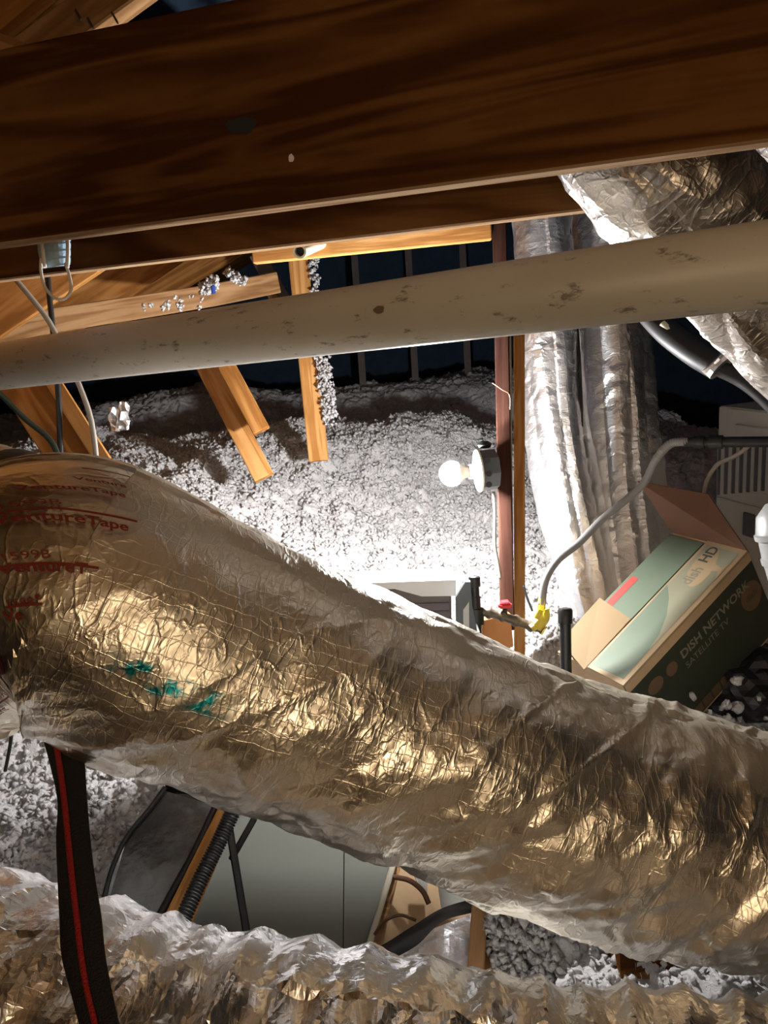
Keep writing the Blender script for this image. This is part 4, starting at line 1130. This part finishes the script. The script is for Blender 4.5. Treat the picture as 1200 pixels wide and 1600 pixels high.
# ------------------------------------------------------------------ things in the floor opening
gp_ = root('film_panel', U(240, 1440, 1.5), 'glossy grey film sheet with a black taped edge left of the floor opening', 'sheet')
P0 = [(255, 1235, 1.66), (345, 1262, 1.64), (268, 1420, 1.50), (240, 1470, 1.46), (160, 1440, 1.48), (172, 1370, 1.53), (200, 1305, 1.59)]
slab('film', [U(*p) for p in P0], 0.004, M_glossgrey, gp_)
tube('edge_tape', [U(258, 1230, 1.655), U(235, 1262, 1.625), U(200, 1305, 1.585), U(180, 1345, 1.55), U(166, 1390, 1.515), U(158, 1440, 1.48)], 0.0055, M_black, gp_, k=8)
tube('edge_tape', [U(340, 1255, 1.635), U(305, 1330, 1.565), U(275, 1385, 1.52), U(245, 1440, 1.475)], 0.009, M_black, gp_, k=8)
def stick(name, a, b, wd, th, mat, label, cat):
    post(name, a, b, wd, th, mat, label, cat)
stick('wood_strip', (352, 1258, 1.60), (262, 1440, 1.45), 0.022, 0.05, M_pine, 'pale wood strip slanting between the grey film and the black corrugated hose', 'strip')
stick('wood_strip', (365, 1275, 1.62), (290, 1450, 1.47), 0.016, 0.04, M_rafter, 'brown wood strip slanting right of the black corrugated hose', 'strip')
tube_ = tube('corrugated_hose', [U(372, 1250, 1.58), U(345, 1310, 1.53), U(315, 1370, 1.48), U(284, 1440, 1.42)], 0.0165, M_black, n=150, k=16, rfun=lambda t: 0.0150 + 0.0025 * math.sin(t * 260))
tag(tube_, 'black corrugated hose slanting down beside the pale wood strip', 'hose')
stick('metal_rod', (356, 1280, 1.66), (390, 1485, 1.60), 0.017, 0.008, M_blackmetal, 'black flat rod hanging down in front of the grey-green panel', 'rod')
stick('metal_rod', (398, 1278, 1.68), (360, 1345, 1.66), 0.015, 0.008, M_blackmetal, 'short black flat rod crossing the upper end of the hanging rod', 'rod')
hp = root('hatch_door', U(450, 1480, 1.95), 'flat grey-green hatch door with a thin seam below the large duct', 'door')
q0, q1, q2, q3 = U(270, 1240, 2.12), U(636, 1250, 2.12), U(570, 1490, 1.93), U(230, 1490, 1.93)
def qp(u, v): return (q0.lerp(q1, u)).lerp(q3.lerp(q2, u), v)
nq = (q1 - q0).cross(q3 - q0).normalized()
us0, us1 = 0.735, 0.90
slab('door_panel', [qp(0, 0), qp(us0 - 0.004, 0), qp(us1 - 0.002, 1), qp(0, 1)], 0.012, M_panel, hp)
slab('door_panel', [qp(us0 + 0.001, 0), qp(1, 0), qp(1, 1), qp(us1 + 0.002, 1)], 0.012, M_panel, hp)
o = beam('trim_strip', U(568, 1492, 1.90), U(616, 1330, 2.03), 0.016, 0.02, M_cream, up=(U(600, 1400, 1.97) - U(580, 1396, 1.97)).normalized())
tag(o, 'cream trim strip along the right edge of the grey-green door', 'trim')
wf = root('framing_board', U(640, 1470, 1.95), 'tan wooden framing with a dark round notch right of the cream trim', 'board')
slab('board', [U(612, 1300, 2.09), U(740, 1320, 2.09), U(740, 1530, 1.93), U(566, 1530, 1.93)], 0.02, M_card, wf)
slab('board_edge', [U(612, 1350, 2.05), U(626, 1352, 2.05), U(588, 1500, 1.92), U(575, 1500, 1.92)], 0.01, M_greywood, wf)
tube('wire_ring', [U(585, 1460, 1.9), U(600, 1440, 1.9), U(625, 1430, 1.9), U(650, 1438, 1.9)], 0.004, M_dktan, wf, k=6)
slab('white_patch', [U(645, 1345, 2.0), U(668, 1352, 2.0), U(668, 1400, 1.97), U(655, 1385, 1.97), U(646, 1365, 1.98)], 0.004, M_white, wf)
tube('round_notch', [U(615, 1370, 2.0), U(640, 1376, 1.98), U(660, 1392, 1.96), U(670, 1412, 1.95)], 0.007, M_cardin, wf, k=6)
slab('grey_plate', [U(680, 1350, 1.98), U(745, 1370, 1.98), U(745, 1420, 1.95), U(690, 1420, 1.95)], 0.01, M_furnace, wf)
bs = root('black_tape', U(650, 1460, 1.7), 'broad black strap slanting across to the wooden joist below the large duct', 'strap')
strip('tape', [(540, 1492), (590, 1480), (640, 1450), (690, 1420), (745, 1403)], [(545, 1515), (600, 1503), (650, 1478), (690, 1440), (740, 1425)], [1.6, 1.6, 1.6, 1.6, 1.6], [1.58] * 5, M_black, 0.003, bs, 30, 2)
fsh = root('foil_sheet', U(680, 1510, 1.7), 'creased pale foil sheet below the black strap beside the joist', 'sheet')
V, Fs = [], []
nx, ny = 22, 16
for j in range(ny + 1):
    for i in range(nx + 1):
        u, v = i / nx, j / ny
        V.append(U(575 + 175 * u, 1490 - 66 * u + 95 * v, 1.70 - 0.12 * v + 0.012 * float(facet(np.array(u * 7), np.array(v * 6), 5))))
for j in range(ny):
    for i in range(nx):
        a = j * (nx + 1) + i; Fs.append((a, a + 1, a + nx + 2, a + nx + 1))
o = mk('sheet', V, Fs, M_foilsheet, fsh)
md = o.modifiers.new('thick', 'SOLIDIFY'); md.thickness = 0.0015
post('joist_end', (752, 1385, 1.58), (738, 1590, 1.40), 0.034, 0.14, M_greywood, 'sawn wooden joist between the foil sheet and the white insulation', 'joist')
post('joist_end', (768, 1395, 1.60), (758, 1590, 1.42), 0.020, 0.14, M_greywood, 'rough narrow joist face right against the white insulation', 'joist')
o = slab('wood_block', [U(968, 1480, 1.42), U(1000, 1474, 1.42), U(1070, 1495, 1.42), U(1062, 1530, 1.40), U(970, 1530, 1.40)], 0.06, M_joist)
tag(o, 'brown wood block half buried in insulation below the large duct', 'block')
o = slab('wood_block', [U(1160, 1508, 1.40), U(1240, 1520, 1.40), U(1240, 1570, 1.37), U(1160, 1565, 1.37)], 0.06, M_joist)
tag(o, 'brown wood block at the lower right edge above the low duct', 'block')
# insulation heap right of the joist
hp_ = []
for _ in range(1500):
    x, y = random.uniform(770, 985), random.uniform(1415, 1560)
    if y < 1410 + (x - 770) * 0.36: continue
    hp_.append((U(x, y, 1.52 + random.uniform(-0.04, 0.03)), random.uniform(0.006, 0.02)))
for _ in range(220):
    x, y = random.uniform(1000, 1165), random.uniform(1520, 1570)
    hp_.append((U(x, y, 1.46 + random.uniform(-0.04, 0.03)), random.uniform(0.010, 0.025)))
rngh = np.random.RandomState(3)
hq = []
for (p, r) in hp_:
    for _ in range(5):
        d = rngh.normal(size=3); d /= np.linalg.norm(d)
        hq.append(tuple(np.array(tuple(p)) + d * r * rngh.uniform(0.6, 1.25)))
hq = np.array(hq)
flakes('insulation_heap', hq[:, 0], hq[:, 1], rngh.uniform(0.004, 0.012, len(hq)), 'heap of white fluffy insulation between the large duct and the low duct', 4, hq[:, 2])
